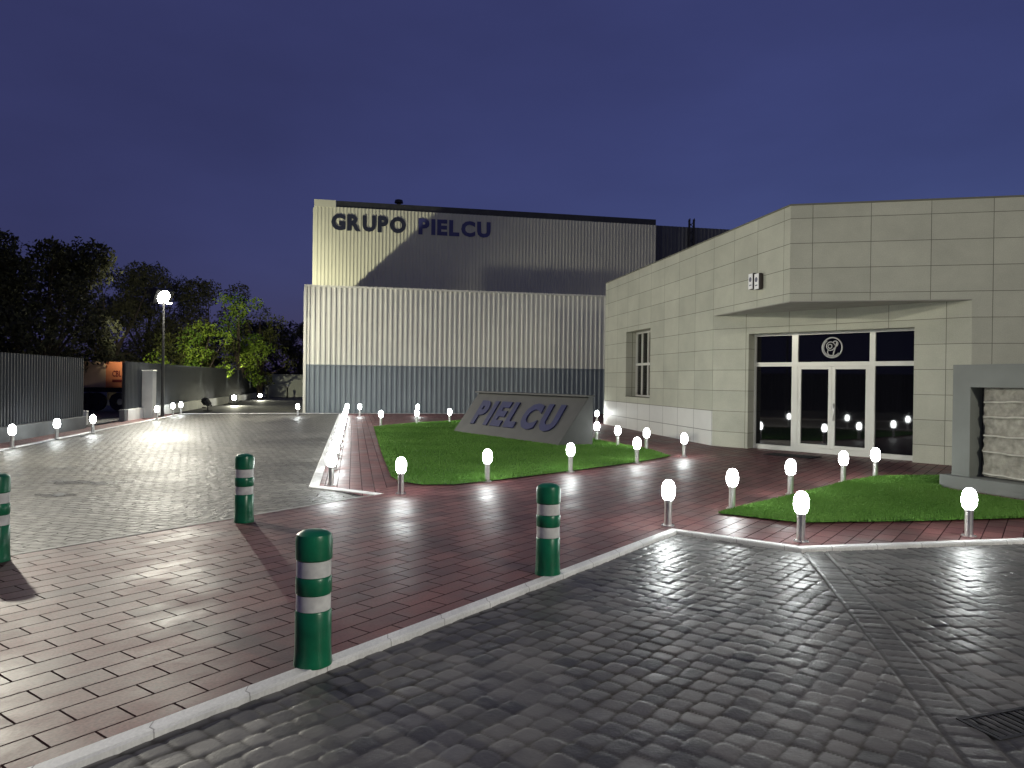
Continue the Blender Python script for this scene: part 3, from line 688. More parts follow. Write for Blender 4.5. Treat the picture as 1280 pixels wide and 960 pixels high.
# two plaques on the left facade by the corner
def plaques():
    inw = Vector((-ad.y, ad.x, 0)); inw = inw if inw.x > 0 else -inw
    rz = atan2(ad.y, ad.x)
    for px, lab in ((944, 'white rounded plaque with grey crest, the left of two on the stone facade'), (951.5, 'white rounded plaque with grey crest, nearer the building corner of two')):
        s, z = onV(px, 352, A, D); p = A + ad * s
        t = thing('wall_plaque', (p.x, p.y, z), rz, lab, 'plaque', 'pair of white plaques on the office facade')
        m = MB(); m.box((0, -.055, 0), (.21, .11, .37), bevel=.03); m.build('casing', 'dark_red', t)
        m = MB(); m.box((0, -.1145, 0), (.19, .012, .35), bevel=.004); f = m.build('face_plate', 'white', t)
        m = MB(); m.lathe([(0, 0), (.055, 0), (.055, .006), (.03, .008), (0, .008)], 20); e_ = m.build('crest', 'crest', f); e_.rotation_euler = (pi / 2, 0, 0); e_.location = (0, -.120, .04)
        m = MB(); m.box((0, -.1215, -.09), (.10, .004, .025)); m.build('caption_bar', 'crest', f)
plaques()

# ================================================================== WAREHOUSE
def warehouse():
    t = thing('warehouse', (0, 0, 0), 0, 'tall cream and slate corrugated warehouse with raised upper block and blue lettering', 'building')
    H1, HB = 5.84, 2.22
    corrugated('lower_cladding', WP, WP + wdir * 20, 0, HB, .235, .035, 'slate', t)
    corrugated('upper_cladding', WP, WP + wdir * 20, HB + .003, H1, .235, .035, 'cream', t)
    sp = WP + wnorm * 8.0
    corrugated('side_cladding', sp, WP + wnorm * .062, 0, H1 - 1.0, .235, .035, 'cream', t)
    m = MB(); c = WP + wdir * 9.99 + wnorm * .02; m.box((c.x, c.y, H1 + .045), (20.06, .16, .09), Matrix.Rotation(atan2(wdir.y, wdir.x), 3, 'Z')); m.build('coping', 'cream', t)
    for z in (HB,):
        m = MB(); m.box((c.x - wnorm.x * .06, c.y - wnorm.y * .06, z), (20.0, .03, .05), Matrix.Rotation(atan2(wdir.y, wdir.x), 3, 'Z')); m.build('flashing', 'slate', t)
    m = MB(); m.box((WP.x, WP.y, H1 / 2), (.12, .12, H1 - .01), Matrix.Rotation(atan2(wdir.y, wdir.x), 3, 'Z')); m.build('corner_trim', 'cream', t)
    # flat lower roof behind the parapet
    a, b = WP + wnorm * .07 + wdir * .05, WP + wnorm * .07 + wdir * 20
    MB().prism([a, b, b + wnorm * 8, a + wnorm * 8], H1 - 1.1, H1 - 1.0).build('lower_roof', 'dark_metal', t)
    # upper block, set back
    U0 = WP + wnorm * 8.0 - wdir * .12
    su, zu = onV(392, 252, U0, U0 + wdir); sr, _ = onV(820, 300, U0, U0 + wdir)
    H2 = onV(600, 269, U0, U0 + wdir)[1]
    corrugated('facade_cladding', U0, U0 + wdir * sr, H1 - 1.0, H2, .20, .03, 'upper', t)
    m = MB(); cu = U0 + wdir * (sr / 2 + .6) + wnorm * .30; rot = Matrix.Rotation(atan2(wdir.y, wdir.x), 3, 'Z')
    m.box((cu.x, cu.y, H2 + .14), (sr - 1.2, .5, .46), rot); m.build('roof_edge', 'dark_metal', t)
    m = MB(); cc = U0 + wdir * .58 + wnorm * .2; m.box((cc.x, cc.y, H2 + .16), (1.2, .46, .42), rot); m.build('corner_cap', 'upper', t)
    m = MB(); cc = U0 + wnorm * .1; m.box((cc.x, cc.y, (H1 + H2) / 2 - .4), (.16, .16, H2 - H1 + .6), rot); m.build('corner_trim', 'upper', t)
    # side and roof of the upper block
    corrugated('side_cladding', U0 + wnorm * 20, U0 + wnorm * .2, 0, H2, .2, .03, 'upper', t)
    a, b = U0 + wnorm * .6, U0 + wnorm * .6 + wdir * sr
    MB().prism([a, b, b + wnorm * 20, a + wnorm * 20], H2 - .1, H2 + .02).build('upper_roof', 'dark_metal', t)
    # darker block continuing to the right
    c0 = U0 + wdir * sr + wnorm * .9
    corrugated('rear_cladding', c0, c0 + wdir * 16, H1 - 1, H2 + .2, .25, .03, 'grey_clad', t)
    rr = U0 + wdir * (sr + .0); 
    wall_slab('end_wall', U0 + wdir * sr + wnorm * .065, U0 + wdir * sr + wnorm * 1.2, H1 - 1, H2, .1, 'grey_clad', t)
    # lettering
    sx, zx = onV(414, 287.5, U0, U0 + wdir); se, ze = onV(613, 297, U0, U0 + wdir); s1g, _ = onV(507, 290, U0, U0 + wdir); s2p, _ = onV(523, 290, U0, U0 + wdir)
    zt = onV(414, 267, U0, U0 + wdir)[1]; hh = zt - zx
    base = U0 - wnorm * .035
    letters('GRUPO', hh, base + wdir * sx + Vector((0, 0, zx)), wdir, (0, 0, 1), t, 'blue', .02, .05, fit=s1g - sx, gap=.13)
    letters('PIELCU', hh, base + wdir * s2p + Vector((0, 0, zx)), wdir, (0, 0, 1), t, 'navy_blue', .02, .05, fit=se - s2p, gap=.13)
    # roof vent and mast
    s, z = onV(499, 257, U0, U0 + wdir); p = U0 + wdir * s + wnorm * .5
    m = MB(); m.lathe([(0, H2 - .1), (.12, H2 - .1), (.12, H2 + .52), (.26, H2 + .55), (.22, H2 + .72), (0, H2 + .78)], 14, (p.x, p.y, 0)); m.build('roof_vent', 'black', t)
    s, z = onV(862, 275, c0, c0 + wdir); p = c0 + wdir * s - wnorm * .3
    m = MB()
    for dx, dy in ((-.2, -.2), (.2, -.2), (.2, .2), (-.2, .2)): m.tube((p.x + dx, p.y + dy, H1 - 1), (p.x + dx * .7, p.y + dy * .7, z), .035, n=6)
    for k in range(12):
        zz = H1 + k * (z - H1) / 12; m.tube((p.x - .18, p.y - .18, zz), (p.x + .18, p.y - .18, zz + .4), .022, n=5); m.tube((p.x + .18, p.y + .18, zz), (p.x - .18, p.y + .18, zz + .4), .022, n=5)
    m.build('mast', 'black', t)
    return U0
U0 = warehouse()

# ================================================================== MONUMENT on the lawn
def monument():
    BL, BR, BK = G(566, 540), G(697, 558), G(741, 557); BL.z = BR.z = BK.z = 0
    off = BK - BR; d = (BR - BL); L = d.length; d.normalize(); n = Vector((-d.y, d.x, 0)); n = n if n.dot(off) > 0 else -n
    sl = off.dot(d); dep = off.dot(n); hT = 1.22
    t = thing('stone_monument', BL, atan2(d.y, d.x), 'sloping grey stone wedge with large blue letters standing on the long lawn', 'monument')
    bm = MB(); b = bm.bm
    pts = [(0, 0, 0), (L, 0, 0), (L + sl, dep, 0), (sl * .6, dep, 0), (0 + sl * .7, dep - .12, hT), (L + sl * .9, dep - .12, hT), (L + sl, dep, hT), (sl * .7, dep, hT)]
    v = [b.verts.new(p) for p in pts]
    for f in ((0, 1, 5, 4), (1, 2, 6, 5), (2, 3, 7, 6), (3, 0, 4, 7), (4, 5, 6, 7), (3, 2, 1, 0)): b.faces.new([v[i] for i in f])
    bmesh.ops.bevel(b, geom=b.edges[:], offset=.012, segments=2, affect='EDGES')
    bm.build('body', 'mon', t)
    m = MB(); m.box((L / 2 + sl * .8, dep - .10, hT + .022), (L + .12, .26, .05), bevel=.01); m.build('coping', 'mon', t)
    up = (Vector(pts[4]) - Vector(pts[0])); up -= Vector((1, 0, 0)) * up.x; upl = up.length; up.normalize()
    o = Vector((.75, 0, 0)) + up * (upl * .30) + Vector((0, 0, 0)); nr = Vector((1, 0, 0)).cross(up)
    letters('PIELCU', upl * .56, o + nr * .004 - up * upl * .06, (1, 0, 0), up, t, 'stone_blue', .035, .05, fit=L - 1.25, gap=.22)
monument()

# ================================================================== FOUNTAIN WALL (right)
def fountain():
    f0 = Vector((6.86, 11.85, 0)); f1 = Vector((7.36, 10.45, 0)); d = (f1 - f0).normalized(); n = Vector((-d.y, d.x, 0)); n = n if n.x > 0 else -n
    L = 5.2
    t = thing('fountain_wall', f0, atan2(d.y, d.x), 'grey framed stone water wall on a low base beside the office', 'fountain wall')
    # local frame: x along d, y along n ( +y = away )
    sg = 1 if (Matrix.Rotation(atan2(d.y, d.x), 3, 'Z') @ Vector((0, 1, 0))).dot(n) > 0 else -1
    m = MB(); m.box((L / 2 - .02, sg * .45, .085), (L + .04, .9, .23), bevel=.012); m.build('base', 'frame_grey', t)
    y0, y1 = .12, .46
    inv = t.matrix_basis.inverted() if False else None
    fp = f0 + n * y0; fq = fp + d
    s_a = onV(1190, 560, fp, fq)[0]; s_b = onV(1212, 560, fp, fq)[0]; zt = onV(1195, 456, fp, fq)[1]; zo = onV(1214, 484, fp, fq)[1]
    y = sg * (y0 + y1) / 2; dy = y1 - y0
    fr = MB(); R_ = s_b + 2.6
    fr.box(((s_a + s_b) / 2, y, (zo + .2) / 2), (s_b - s_a, dy, zo - .2), None); fr.box(((s_a + R_ + .5) / 2, y, (zo + zt) / 2), (R_ + .5 - s_a, dy, zt - zo)); fr.box((R_ + .25, y, (zo + .2) / 2), (.5, dy, zo - .2))
    fr.build('frame', 'frame_grey', t)
    # backing and rough stone slab
    MB().box(((s_b + R_) / 2, sg * (y1 - .05), (zo + .2) / 2), (R_ - s_b - .004, .08, zo - .204)).build('backing', 'dark_stone', t)
    nx, nz = 110, 70; x0 = s_b + .10; vs_ = []; fs = []
    r = np.random.default_rng(9); xs = np.linspace(x0, R_ - .03, nx); zs = np.linspace(.22, zo - .012, nz); XX, ZZ = np.meshgrid(xs, zs, indexing='ij')
    led = [.25, .60, .86, 1.15, 1.37]; dd = (vnoise(XX, ZZ, .07, 21) - .5) * .035 + (vnoise(XX, ZZ, .3, 22) - .5) * .03
    for k, z in enumerate(led): dd += .028 * np.exp(-((ZZ - z - .014 * np.sin(XX * 3 + k)) / .013) ** 2)
    for i in range(nx):
        for j in range(nz): vs_.append((XX[i, j], sg * (y1 - .17 - dd[i, j]), ZZ[i, j]))
    for i in range(nx - 1):
        for j in range(nz - 1): fs.append((i * nz + j, (i + 1) * nz + j, (i + 1) * nz + j + 1, i * nz + j + 1))
    me = bpy.data.meshes.new('stone_slab'); me.from_pydata(vs_, [], fs); me.update(); link_mesh('stone_slab', me, 'stone', t, True)
    for k, z in enumerate(led):
        MB().path([(x, sg * (y1 - .20), z + .014 * sin(x * 3 + k) + .004 * sin(x * 17 + k)) for x in np.linspace(x0 + .02, R_ - .04, 50)], .013, 6).build('ledge', 'ledge', t, True)
fountain()

# ================================================================== GLOBE LAMPS
LG = {}
def lamp_proto():
    t = thing('globe_lamp', (0, 0, 0), 0, 'x', 'lamp')
    m = MB(); m.lathe([(0, 0), (.075, 0), (.075, .008), (.045, .014), (.045, .02), (0, .02)], 20)
    for k in range(4): m.tube((.06 * cos(k * pi / 2 + .4), .06 * sin(k * pi / 2 + .4), .006), (.06 * cos(k * pi / 2 + .4), .06 * sin(k * pi / 2 + .4), .022), .007, n=6)
    m.build('base_flange', 'steel', t, auto=True)
    m = MB(); m.lathe([(0, .018), (.041, .018), (.041, .262), (.047, .266), (.047, .29), (0, .29)], 20); m.build('post', 'steel', t, auto=True)
    m = MB(); prof = [(.0, .272)] + [(.076 * sin(a) ** .8, .392 - .122 * cos(a)) for a in np.linspace(.30, pi - .02, 14)] + [(0, .51)]; m.lathe(prof, 16); m.build('globe', 'globe', t, smooth=True)
    return t
LP = lamp_proto(); first = [True]
def lamp(p, label, group=None):
    o = LP if first[0] else copy_tree(LP); first[0] = False
    o.location = (p.x, p.y, p.z); o.rotation_euler = (0, 0, random.uniform(0, 6)); o['label'] = label
    if group: o['group'] = group
    elif 'group' in o: del o['group']
    return o
front = [((1211, 670), 'globe lamp standing alone on the paving in front of the small lawn, at the right'),
         ((1001, 677), 'globe lamp on the white kerb where the cobble header course begins'),
         ((835, 657), 'globe lamp at the pointed kerb corner of the dark cobbled forecourt'),
         ((915, 636), 'globe lamp beside the pointed left tip of the small lawn'),
         ((988, 618), 'globe lamp at the back edge of the small lawn, first behind its tip'),
         ((1054, 603), 'globe lamp at the back edge of the small lawn before the door hinge side'),
         ((1094, 597), 'globe lamp at the back of the small lawn nearest the fountain wall'),
         ((855, 571), 'globe lamp on red paving just right of the long lawn tip'),
         ((808, 562), 'globe lamp behind the right end of the long lawn, near the pale plinth'),
         ((772, 558), 'globe lamp between monument and office plinth, second from the monument'),
         ((746, 551), 'globe lamp on the lawn edge directly right of the stone monument'),
         ((746, 530), 'globe lamp at the foot of the office corner behind the monument'),
         ((796, 579), 'globe lamp on the front edge of the long lawn, nearest its right tip'),
         ((713, 590), 'globe lamp on the front edge of the long lawn below the monument corner'),
         ((609, 602), 'globe lamp on the front edge of the long lawn, midway along it'),
         ((501, 617), 'globe lamp at the near left corner of the long lawn by the white kerb end'),
         ((476, 532), 'globe lamp at the far left corner of the long lawn'),
         ((521, 530), 'globe lamp on the far edge of the long lawn, between two others'),
         ((562, 528), 'globe lamp on the far edge of the long lawn beside the monument'),
         ((449.5, 520), 'globe lamp before the slate cladding, nearest the end of the lamp row'),
         ((522, 520), 'globe lamp before the slate cladding, directly behind a far lawn lamp'),
         ((372, 520), 'globe lamp by the left corner of the warehouse')]
for (px, py), lab in front: lamp(G(px, py), lab, 'globe lamps around lawns and paths')
left = [((15, 560), 'globe lamp on the brick verge at the far left of the picture'), ((71, 549), 'globe lamp on the brick verge before the first dark fence panel'),
        ((116, 541.5), 'globe lamp on the brick verge in front of the open gateway'), ((196, 525), 'globe lamp on the verge beside the white gate pillar'),
        ((216, 519.5), 'globe lamp on the verge just behind the floodlight pole'), ((226, 517.5), 'globe lamp at the far end of the brick verge, at the lot corner')]
for (px, py), lab in left: lamp(G(px, py), lab, 'globe lamps along the left verge')
ra = G(414, 607); rb = G(434, 519); NR = 12; NM = ['nearest', 'second', 'third', 'fourth', 'fifth', 'sixth', 'seventh', 'eighth', 'ninth', 'tenth', 'eleventh', 'farthest']
for i in range(NR):
    lamp(ra.lerp(rb, i / (NR - 1)), f'{NM[i]} globe lamp from the viewer in the straight row along the white path edge', 'globe lamps in the straight row between lot and path')

# ================================================================== BOLLARDS
def bollard_proto():
    t = thing('bollard', (0, 0, 0), 0, 'x', 'bollard')
    g, w_ = .100, .0925
    prof = [(0, 0), (.106, 0), (.107, .012), (.104, .03), (g, .11), (g, .30), (g - .004, .306), (w_, .307), (w_, .398), (g - .004, .399), (g, .405), (g, .488), (g - .004, .494), (w_, .495), (w_, .588), (g - .003, .589), (g + .002, .596),
            (g + .002, .70), (g - .006, .728), (g - .03, .744), (.045, .75), (0, .752)]
    MB().lathe(prof, 40).build('body', 'green', t, auto=True)
    for a, b in ((.309, .396), (.497, .586)):
        MB().lathe([(w_ + .0005, a), (w_ + .003, a + .001), (w_ + .003, b - .001), (w_ + .0005, b)], 40).build('reflective_band', 'reflect', t, auto=True)
    return t
BP = bollard_proto()
for i, ((px, py), lab) in enumerate([((391, 829), 'green bollard with two white bands standing nearest, right at the white kerb'), ((684.5, 717), 'green and white bollard by the kerb farther on, against red paving'),
                                     ((305, 652), 'green and white bollard on the border of the stamped lot'), ((-5, 701), 'green and white bollard cut by the left edge of the picture')]):
    o = BP if i == 0 else copy_tree(BP); o.location = G(px, py); o['label'] = lab; o['group'] = 'green bollards on the red walkway'
    p = G(px, py)
    o.rotation_euler = (0, 0, i * 1.3)

# ================================================================== FENCES, GATE, WALLS on the left
fd = (fence_p(60) - fence_p(17)).normalized(); fang = atan2(fd.y, fd.x); fin = Vector((fd.y, -fd.x, 0))       # towards the lot
def fence(Ya, Yb, label, wall_h=.36, wall=True, top=2.12, wall_mat='grey_wall'):
    a, b = fence_p(Ya), fence_p(Yb); t = thing('metal_fence', a, fang, label, 'fence'); L = (b - a).length
    if wall: MB().box((L / 2, 0, wall_h / 2 - .05), (L, .22, wall_h + .1), bevel=.01).build('base_wall', wall_mat, t)
    corrugated('panel', (0, 0, 0), (L, 0, 0), wall_h + .01, top, .16, .03, 'fence', t, .02, 1)
    n = max(2, int(L / 2.6))
    for i in range(n + 1): MB().box((.05 + (L - .1) * i / n, .07, top / 2), (.07, .07, top - .05)).build('post', 'black', t)
    return t
Yg0 = onV(103, 500, fence_p(17), fence_p(60))[0]; Yg0 = (fence_p(17) + fd * Yg0).y
Yg1 = (fence_p(17) + fd * onV(156, 500, fence_p(17), fence_p(60))[0]).y
Yend = (fence_p(17) + fd * onV(331, 480, fence_p(17), fence_p(60))[0]).y
fence(3.0, Yg0, 'dark corrugated metal fence on a grey base wall left of the gateway')
Ymid = Yg1 + 12
fence(Yg1, Yend, 'long dark corrugated metal fence right of the gateway, streaked by uplights', wall_h=.40, wall_mat='white_wall')
def pillar(px0, px1, pyb, pyt, mat, label):
    pa, pb = G(px0, pyb), G(px1, pyb); c = (pa + pb) / 2; wd = (pb - pa).length; z = CAM_H + ray((px0 + px1) / 2, pyt).z * c.y / ray((px0 + px1) / 2, pyt).y
    t = thing('gate_pillar', (c.x, c.y, 0), .1, label, 'pillar')
    MB().box((0, wd / 2, z / 2 - .05), (wd * .92, wd * .9, z + .1), bevel=.015).build('shaft', mat, t)
    MB().box((0, wd / 2, z + .02), (wd, wd * .98, .05), bevel=.012).build('cap', mat, t)
pillar(175.5, 191, 522.5, 464, 'white_wall', 'tall pale grey gate pillar in front of the fence')
pillar(101, 108, 529, 515.5, 'white_wall', 'short white stub pillar at the left side of the gateway')
pillar(148, 156, 527, 514, 'grey_wall', 'short grey stub pillar at the right side of the gateway')
def low_wall():
    a, b = G(163, 524.5), G(175.5, 522); d = (b - a); L = d.length
    o = MB().box((L / 2, .12, .22), (L, .24, .48), bevel=.012).build('low_wall', 'white_wall'); o.location = a; o.rotation_euler = (0, 0, atan2(d.y, d.x)); tag(o, 'low white wall joining the tall gate pillar', 'wall')
low_wall()
# pale boundary wall at the end of the alley
def end_wall():
    a, b = G(331, 496), G(380, 495); b = a + Vector((7.5, 1.2, 0)); d = (b - a); L = d.length; h = 1.85
    t = thing('boundary_wall', a, atan2(d.y, d.x), 'pale rendered boundary wall closing the alley beside the warehouse', 'wall')
    MB().box((L / 2, .1, h / 2), (L, .2, h)).build('panel', 'pale_wall', t); MB().box((L / 2, .1, h + .03), (L, .3, .06)).build('coping', 'pale_wall', t)
    MB().box((.12, -.08, h / 2), (.24, .2, h - .02)).build('pier', 'pale_wall', t)
end_wall()
def path_post(px, pyb, pyt, label):
    p = G(px, pyb); z = .85
    t = thing('path_light', p, 0, label, 'lamp'); MB().tube((0, 0, 0), (0, 0, z), .06, n=12).build('post', 'black', t); MB().lathe([(0, z), (.11, z), (.12, z + .03), (.12, z + .14), (.06, z + .2), (0, z + .21)], 14).build('head', 'steel', t)
path_post(359, 497.5, 484, 'dark path light post before the boundary wall, nearer the warehouse')
path_post(334, 498, 483, 'dark path light post before the boundary wall, nearer the dark fence')

# box trailer seen through the gateway
def trailer():
    Yt = 34.0
    def at(px, py): d = ray(px, py); t = Yt / d.y; return Vector((d.x * t, Yt, CAM_H + d.z * t))
    a, b = at(98, 484), at(154, 485); top = at(128, 452).z; L = (b - a).length
    t = thing('box_trailer', (a.x, Yt, 0), .18, 'orange and beige box trailer with dark red lettering beyond the gateway', 'trailer')
    z0, z1 = a.z, top; h = z1 - z0; k = .56
    MB().box((L * k / 2, 1.1, (z0 + z1) / 2), (L * k - .004, 2.2, h), bevel=.02).build('rear_box', 'beige_panel', t)
    MB().box((L * (1 + k) / 2, 1.1, (z0 + z1) / 2), (L * (1 - k), 2.2, h), bevel=.02).build('front_box', 'orange', t)
    MB().box((L / 2, 1.1, z0 - .12), (L, 1.6, .2)).build('chassis', 'black', t)
    letters('CBL', h * .24, (L * .70, -.004, z0 + h * .42), (1, 0, 0), (0, 0, 1), t, 'red_mark', .012, .03, fit=L * .19)
    MB().box((L * .80, -.012, z0 + h * .26), (L * .2, .012, h * .10)).build('caption_bar', 'red_mark', t)
    for x in (.18 * L, .34 * L, .82 * L):
        wl = MB(); wl.lathe([(.16, -.12), (.40, -.12), (.43, -.08), (.43, .08), (.40, .12), (.16, .12), (.14, 0), (.16, -.12)], 22); o = wl.build('wheel', 'black', t, auto=True); o.rotation_euler = (pi / 2, 0, 0); o.location = (x, .25, .40)
    MB().box((L + .7, 1.1, z0 + .05), (1.3, 2.0, 1.5), bevel=.08).build('cab', 'black', t)
trailer()

# ================================================================== FLOODLIGHTS
def flood_head(parent, loc, target, lens, wd=.5, ht=.36, dep=.2):
    d = (Vector(target) - Vector(loc)).normalized(); q = d.to_track_quat('-Y', 'Z')
    hm = MB(); hm.box((0, dep * .5, 0), (wd, dep, ht), bevel=.03)
    for i in range(7): hm.box((-wd * .36 + i * wd * .12, dep + .025, 0), (.015, .06, ht * .7))
    for s in (-1, 1): hm.box((s * (wd / 2 + .012), dep * .5, -ht * .3), (.02, .05, ht * .9))
    hm.box((0, dep * .5, -ht * .75), (wd + .05, .05, .02))
    h = hm.build('lamp_head', 'black', parent); h.location = loc; h.rotation_euler = q.to_euler()
    if lens:
        lm = MB(); lm.lathe([(0, 0), (ht * .44, 0), (ht * .44, .006), (ht * .3, .022), (0, .03)], 24)
        l = lm.build('lens', lens, h, auto=True); l.rotation_euler = (pi / 2, 0, 0)
    return h, d
WARM = (1.0, .955, .80); GREENISH = (1.0, .97, .70)
def light_post(p, zl, target, power, label, lens='lens', second=None, size=165, big=1.0):
    t = thing('floodlight_post', (p.x, p.y, 0), 0, label, 'floodlight')
    MB().lathe([(0, 0), (.16, 0), (.16, .02), (.07, .03), (.06, .3), (.045, zl - .15), (.04, zl), (0, zl)], 14).build('pole', 'black', t, auto=True)
    MB().box((0, 0, zl - .2), (.7, .06, .06)).build('crossarm', 'black', t)
    tl = Vector(target) - p
    h, d = flood_head(t, Vector((.0, 0, zl + .05)), tl, lens, .5 * big, .36 * big)
    if second:
        l2 = Vector((-.55, .25, zl + .30)); h2, d2 = flood_head(t, l2, Vector(second) - p, 'dim_lens', .36, .26, .14)
        spot('flood_lamp', l2 + d2 * .1, Vector(second) - p, P_TREES, 83, .08, GREENISH, t, 1.0)
    spot('flood_lamp', Vector((0, 0, zl + .05)) + d * .16, tl, power, size, .13, WARM, t, .25)
    return t
pp = G(203, 521)
zl = CAM_H + ray(200, 373).z * pp.y / ray(200, 373).y
light_post(pp, zl, (-4.0, 25.0, 0), P_POLE, 'tall dark floodlight post glaring above the brick verge', second=(-20.3, 52, 4.5), size=172, big=1.7)
light_post(Vector((-10.4, 13.2, 0)), 5.5, (0, 13.0, 0), P_NEAR, 'floodlight post on the verge left of the view', size=150)
light_post(Vector((8.8, -2.4, 0)), 6.0, (3, 14, 1), P_RIGHT, 'floodlight post at the corner of the cobbled forecourt behind the viewer', size=150)
# ground projector throwing light on the upper block of the warehouse
def ground_flood(p, z, target, power, label, lens, size=60, rad=.1, colr=GREENISH, sc=1.0):
    t = thing('ground_floodlight', (p.x, p.y, 0), 0, label, 'floodlight')
    MB().box((0, 0, .02), (.3 * sc, .3 * sc, .04)).tube((0, 0, .03), (0, 0, max(.06, z - .12)), .03, n=8).build('stand', 'black', t)
    h, d = flood_head(t, Vector((0, 0, z)), Vector(target) - p, lens, .46 * sc, .34 * sc, .18 * sc)
    spot('flood_lamp', Vector((0, 0, z)) + d * .12, Vector(target) - p, power, size, rad, colr, t, .6)
FP = V2(-14.3, 35.0)
ground_flood(FP, .5, U0 + wdir * 4.5 + Vector((0, 0, 8.5)), P_FACADE, 'dark ground floodlight tilted up at the warehouse, seen from behind', 'dim_lens', 75)
ground_flood(V2(-16.13, 43.2), .42, (-12.0, 38.5, .2), 260, 'bright ground floodlight in the alley, the nearer of two', 'lens', 105, sc=.9)
ground_flood(V2(-18.2, 53.8), .30, (-13.0, 47, .2), 200, 'bright ground floodlight near the end of the alley fence', 'lens', 105, sc=.8)
for px, lab in ((250, 'small uplight at the foot of the long fence, nearest the viewer'), (283, 'small uplight at the foot of the long fence, second along'), (297, 'small uplight at the foot of the long fence, third along'), (312, 'small uplight at the foot of the long fence, farthest along')):
    s = onV(px, 490, fence_p(17), fence_p(60))[0]; p = fence_p(17) + fd * s + fin * .21
    t = thing('uplight', (p.x, p.y, -.02), fang, lab, 'uplight', 'uplights along the alley fence')
    MB().lathe([(0, 0), (.10, 0), (.10, .05), (.075, .06), (.07, .045), (0, .045)], 16).build('housing', 'black', t)
    spot('uplight_lamp', (0, 0, .10), (-.03, .10, 2.0), 900, 24, .03, GREENISH, t, .7)

# ================================================================== TREES beyond the fence
def leaf_mesh(name, centres, n_per, leaf, seed):
    r = np.random.default_rng(seed); vs_, tone = [], []
    for (cx, cy, cz, rr, tn) in centres:
        n = int(n_per * (rr ** 2)); d = r.normal(size=(n, 3)); d /= np.linalg.norm(d, axis=1)[:, None]
        rad = rr * (.35 + .65 * r.random(n) ** .45) * (1 + .25 * np.sin(d[:, 0] * 7 + seed) * np.cos(d[:, 2] * 6)); c = np.array([cx, cy, cz]) + d * rad[:, None] * np.array([1, 1, .85])
        a = r.normal(size=(n, 3)); a /= np.linalg.norm(a, axis=1)[:, None]; b = np.cross(a, r.normal(size=(n, 3))); b /= np.linalg.norm(b, axis=1)[:, None]
        s = leaf * r.uniform(.6, 1.4, n)[:, None]; vs_.append(np.stack([c - a * s, c - b * s * .5, c + a * s, c + b * s * .5], 1).reshape(-1, 3)); tone.append(np.clip(tn + r.normal(0, .18, n), 0, 1))
    v = np.concatenate(vs_); t = np.concatenate(tone); n = len(t)
    me = bpy.data.meshes.new(name); me.vertices.add(4 * n); me.vertices.foreach_set('co', v.astype(np.float32).ravel()); me.loops.add(4 * n); me.loops.foreach_set('vertex_index', np.arange(4 * n, dtype=np.int32))
    me.polygons.add(n); me.polygons.foreach_set('loop_start', (np.arange(n) * 4).astype(np.int32)); me.update(calc_edges=True)
    at = me.attributes.new('tone', 'FLOAT', 'POINT'); at.data.foreach_set('value', np.repeat(t, 4).astype(np.float32)); return me
def tree(name, loc, H, Wd, mat, label, seed, n_cl=26, per=420, leaf=.13, low=.22, group='trees beyond the fence', open_=0.0):
    r = random.Random(seed); t = thing(name, loc, 0, label, 'tree', group)
    m = MB(); lean = (r.uniform(-.3, .3), r.uniform(-.3, .3)); fork = H * r.uniform(.28, .4)
    m.tube((0, 0, -.3), (lean[0] * .5, lean[1] * .5, fork), H * .028 + .05, H * .02 + .03, 10); cl = []
    for k in range(n_cl):
        a = r.uniform(0, 2 * pi); u = r.uniform(low, 1.0); prof = (1 - abs((u - .55) / .52) ** 2.2) ** .5 if abs(u - .55) < .52 else .2
        rr = Wd / 2 * prof * r.uniform(.25, 1.0); c = (lean[0] + rr * cos(a), lean[1] + rr * sin(a), H * u * .95); cl.append((*c, r.uniform(.5, 1.05) * Wd * .15 + .15, r.uniform(.1, .9)))
        if k % 2 == 0:
            mid = Vector((lean[0] * .5, lean[1] * .5, fork)).lerp(Vector(c), .5) + Vector((0, 0, -.12 * H * r.random())); q0 = Vector((lean[0] * .5, lean[1] * .5, fork * r.uniform(.7, 1)))
            m.tube(q0, mid, H * .011 + .02, H * .006 + .012, 6, False); m.tube(mid, c, H * .006 + .012, .012, 6, False)
    m.build('trunk', 'bark', t, auto=True)
    link_mesh('crown', leaf_mesh('crown', cl, per * (1 - open_), leaf, seed), mat, t)
    return t
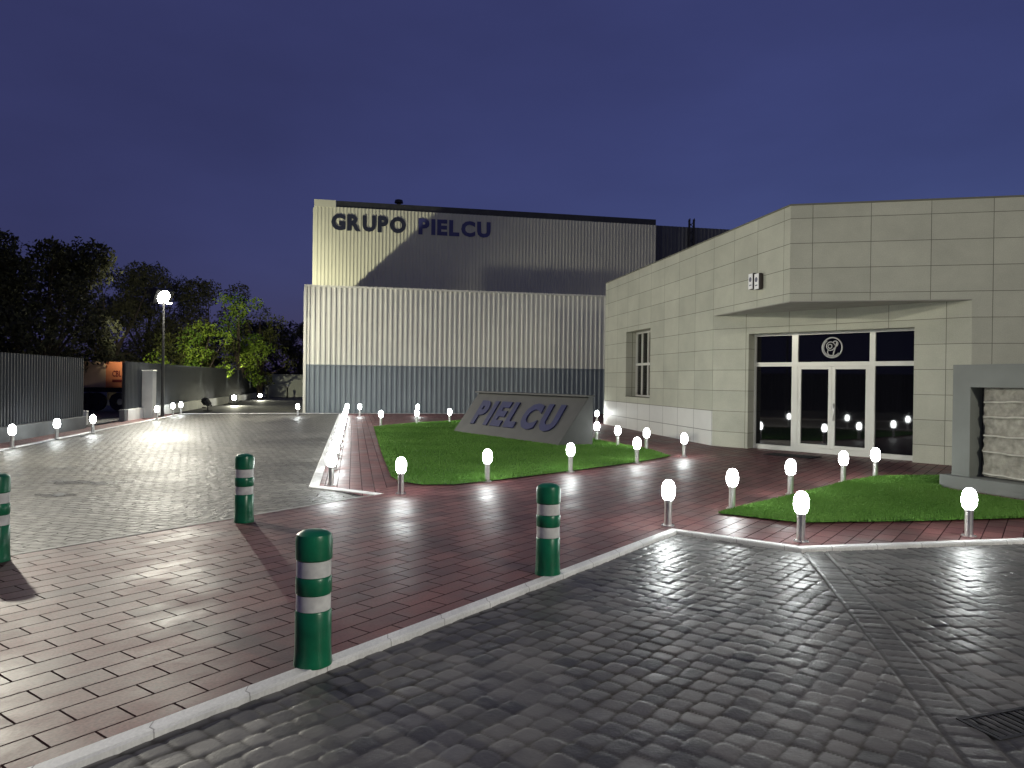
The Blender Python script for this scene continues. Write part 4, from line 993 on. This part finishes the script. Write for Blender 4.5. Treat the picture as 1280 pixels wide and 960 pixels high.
def treepos(px, Y): d = ray(px, 470); return Vector((d.x * Y / d.y, Y, -.2))
def top_h(px, py, Y): d = ray(px, py); return CAM_H + d.z * Y / d.y + .2
for i, (nm, px, Y, pyt, wd, mat, lab, kw) in enumerate([
    ('broadleaf_tree', -40, 30, 300, 7.5, 'leaf_dark', 'dark broad tree cut by the left edge above the fence', {}),
    ('broadleaf_tree', 58, 33, 281, 6.4, 'leaf_dark', 'tallest dark broad tree left of the floodlight glare', {}),
    ('broadleaf_tree', 140, 56, 318, 9.5, 'leaf_dark', 'dark broad tree behind the open gateway', {}),
    ('broadleaf_tree', 185, 72, 335, 10.0, 'leaf_dark', 'dark tree directly behind the floodlight pole', {}),
    ('conifer_tree', 257, 60, 346, 7.0, 'leaf_dark', 'dark peaked tree rising behind the lit shrubs', {'low': .1}),
    ('young_tree', 226, 48, 392, 4.2, 'leaf_olive', 'olive brown tree lit beside the floodlight pole', {'open_': .1}),
    ('young_tree', 298, 52, 364, 4.6, 'leaf_green', 'bright green narrow tree floodlit over the fence', {'open_': .1}),
    ('young_tree', 246, 46, 404, 4.4, 'leaf_green', 'small bright green tree glowing above the fence', {'open_': .25}),
    ('young_tree', 325, 56, 378, 4.6, 'leaf_olive', 'sparse brown tree leaning right of the bright green one', {'open_': .3}),
    ('young_tree', 274, 50, 405, 3.6, 'leaf_olive', 'sparse olive shrub tree between the two bright green ones', {'open_': .2}),
    ('broadleaf_tree', 352, 74, 396, 6.5, 'leaf_dark', 'black rounded tree beyond the boundary wall', {'low': .1}),
    ('broadleaf_tree', 388, 80, 404, 6.0, 'leaf_dark', 'black tree half hidden by the warehouse corner', {'low': .1}),
    ('broadleaf_tree', 318, 72, 400, 6.0, 'leaf_dark', 'black tree behind the sparse brown one', {'low': .1})]):
    H = top_h(px, pyt, Y); tree(nm, treepos(px, Y), H, wd, mat, lab, 40 + i, n_cl=30 if mat == 'leaf_dark' else 20, per=420 if Y > 45 else 620, leaf=.10 if mat == 'leaf_dark' else .09, **kw)
# the second head of the floodlight post lights the green trees
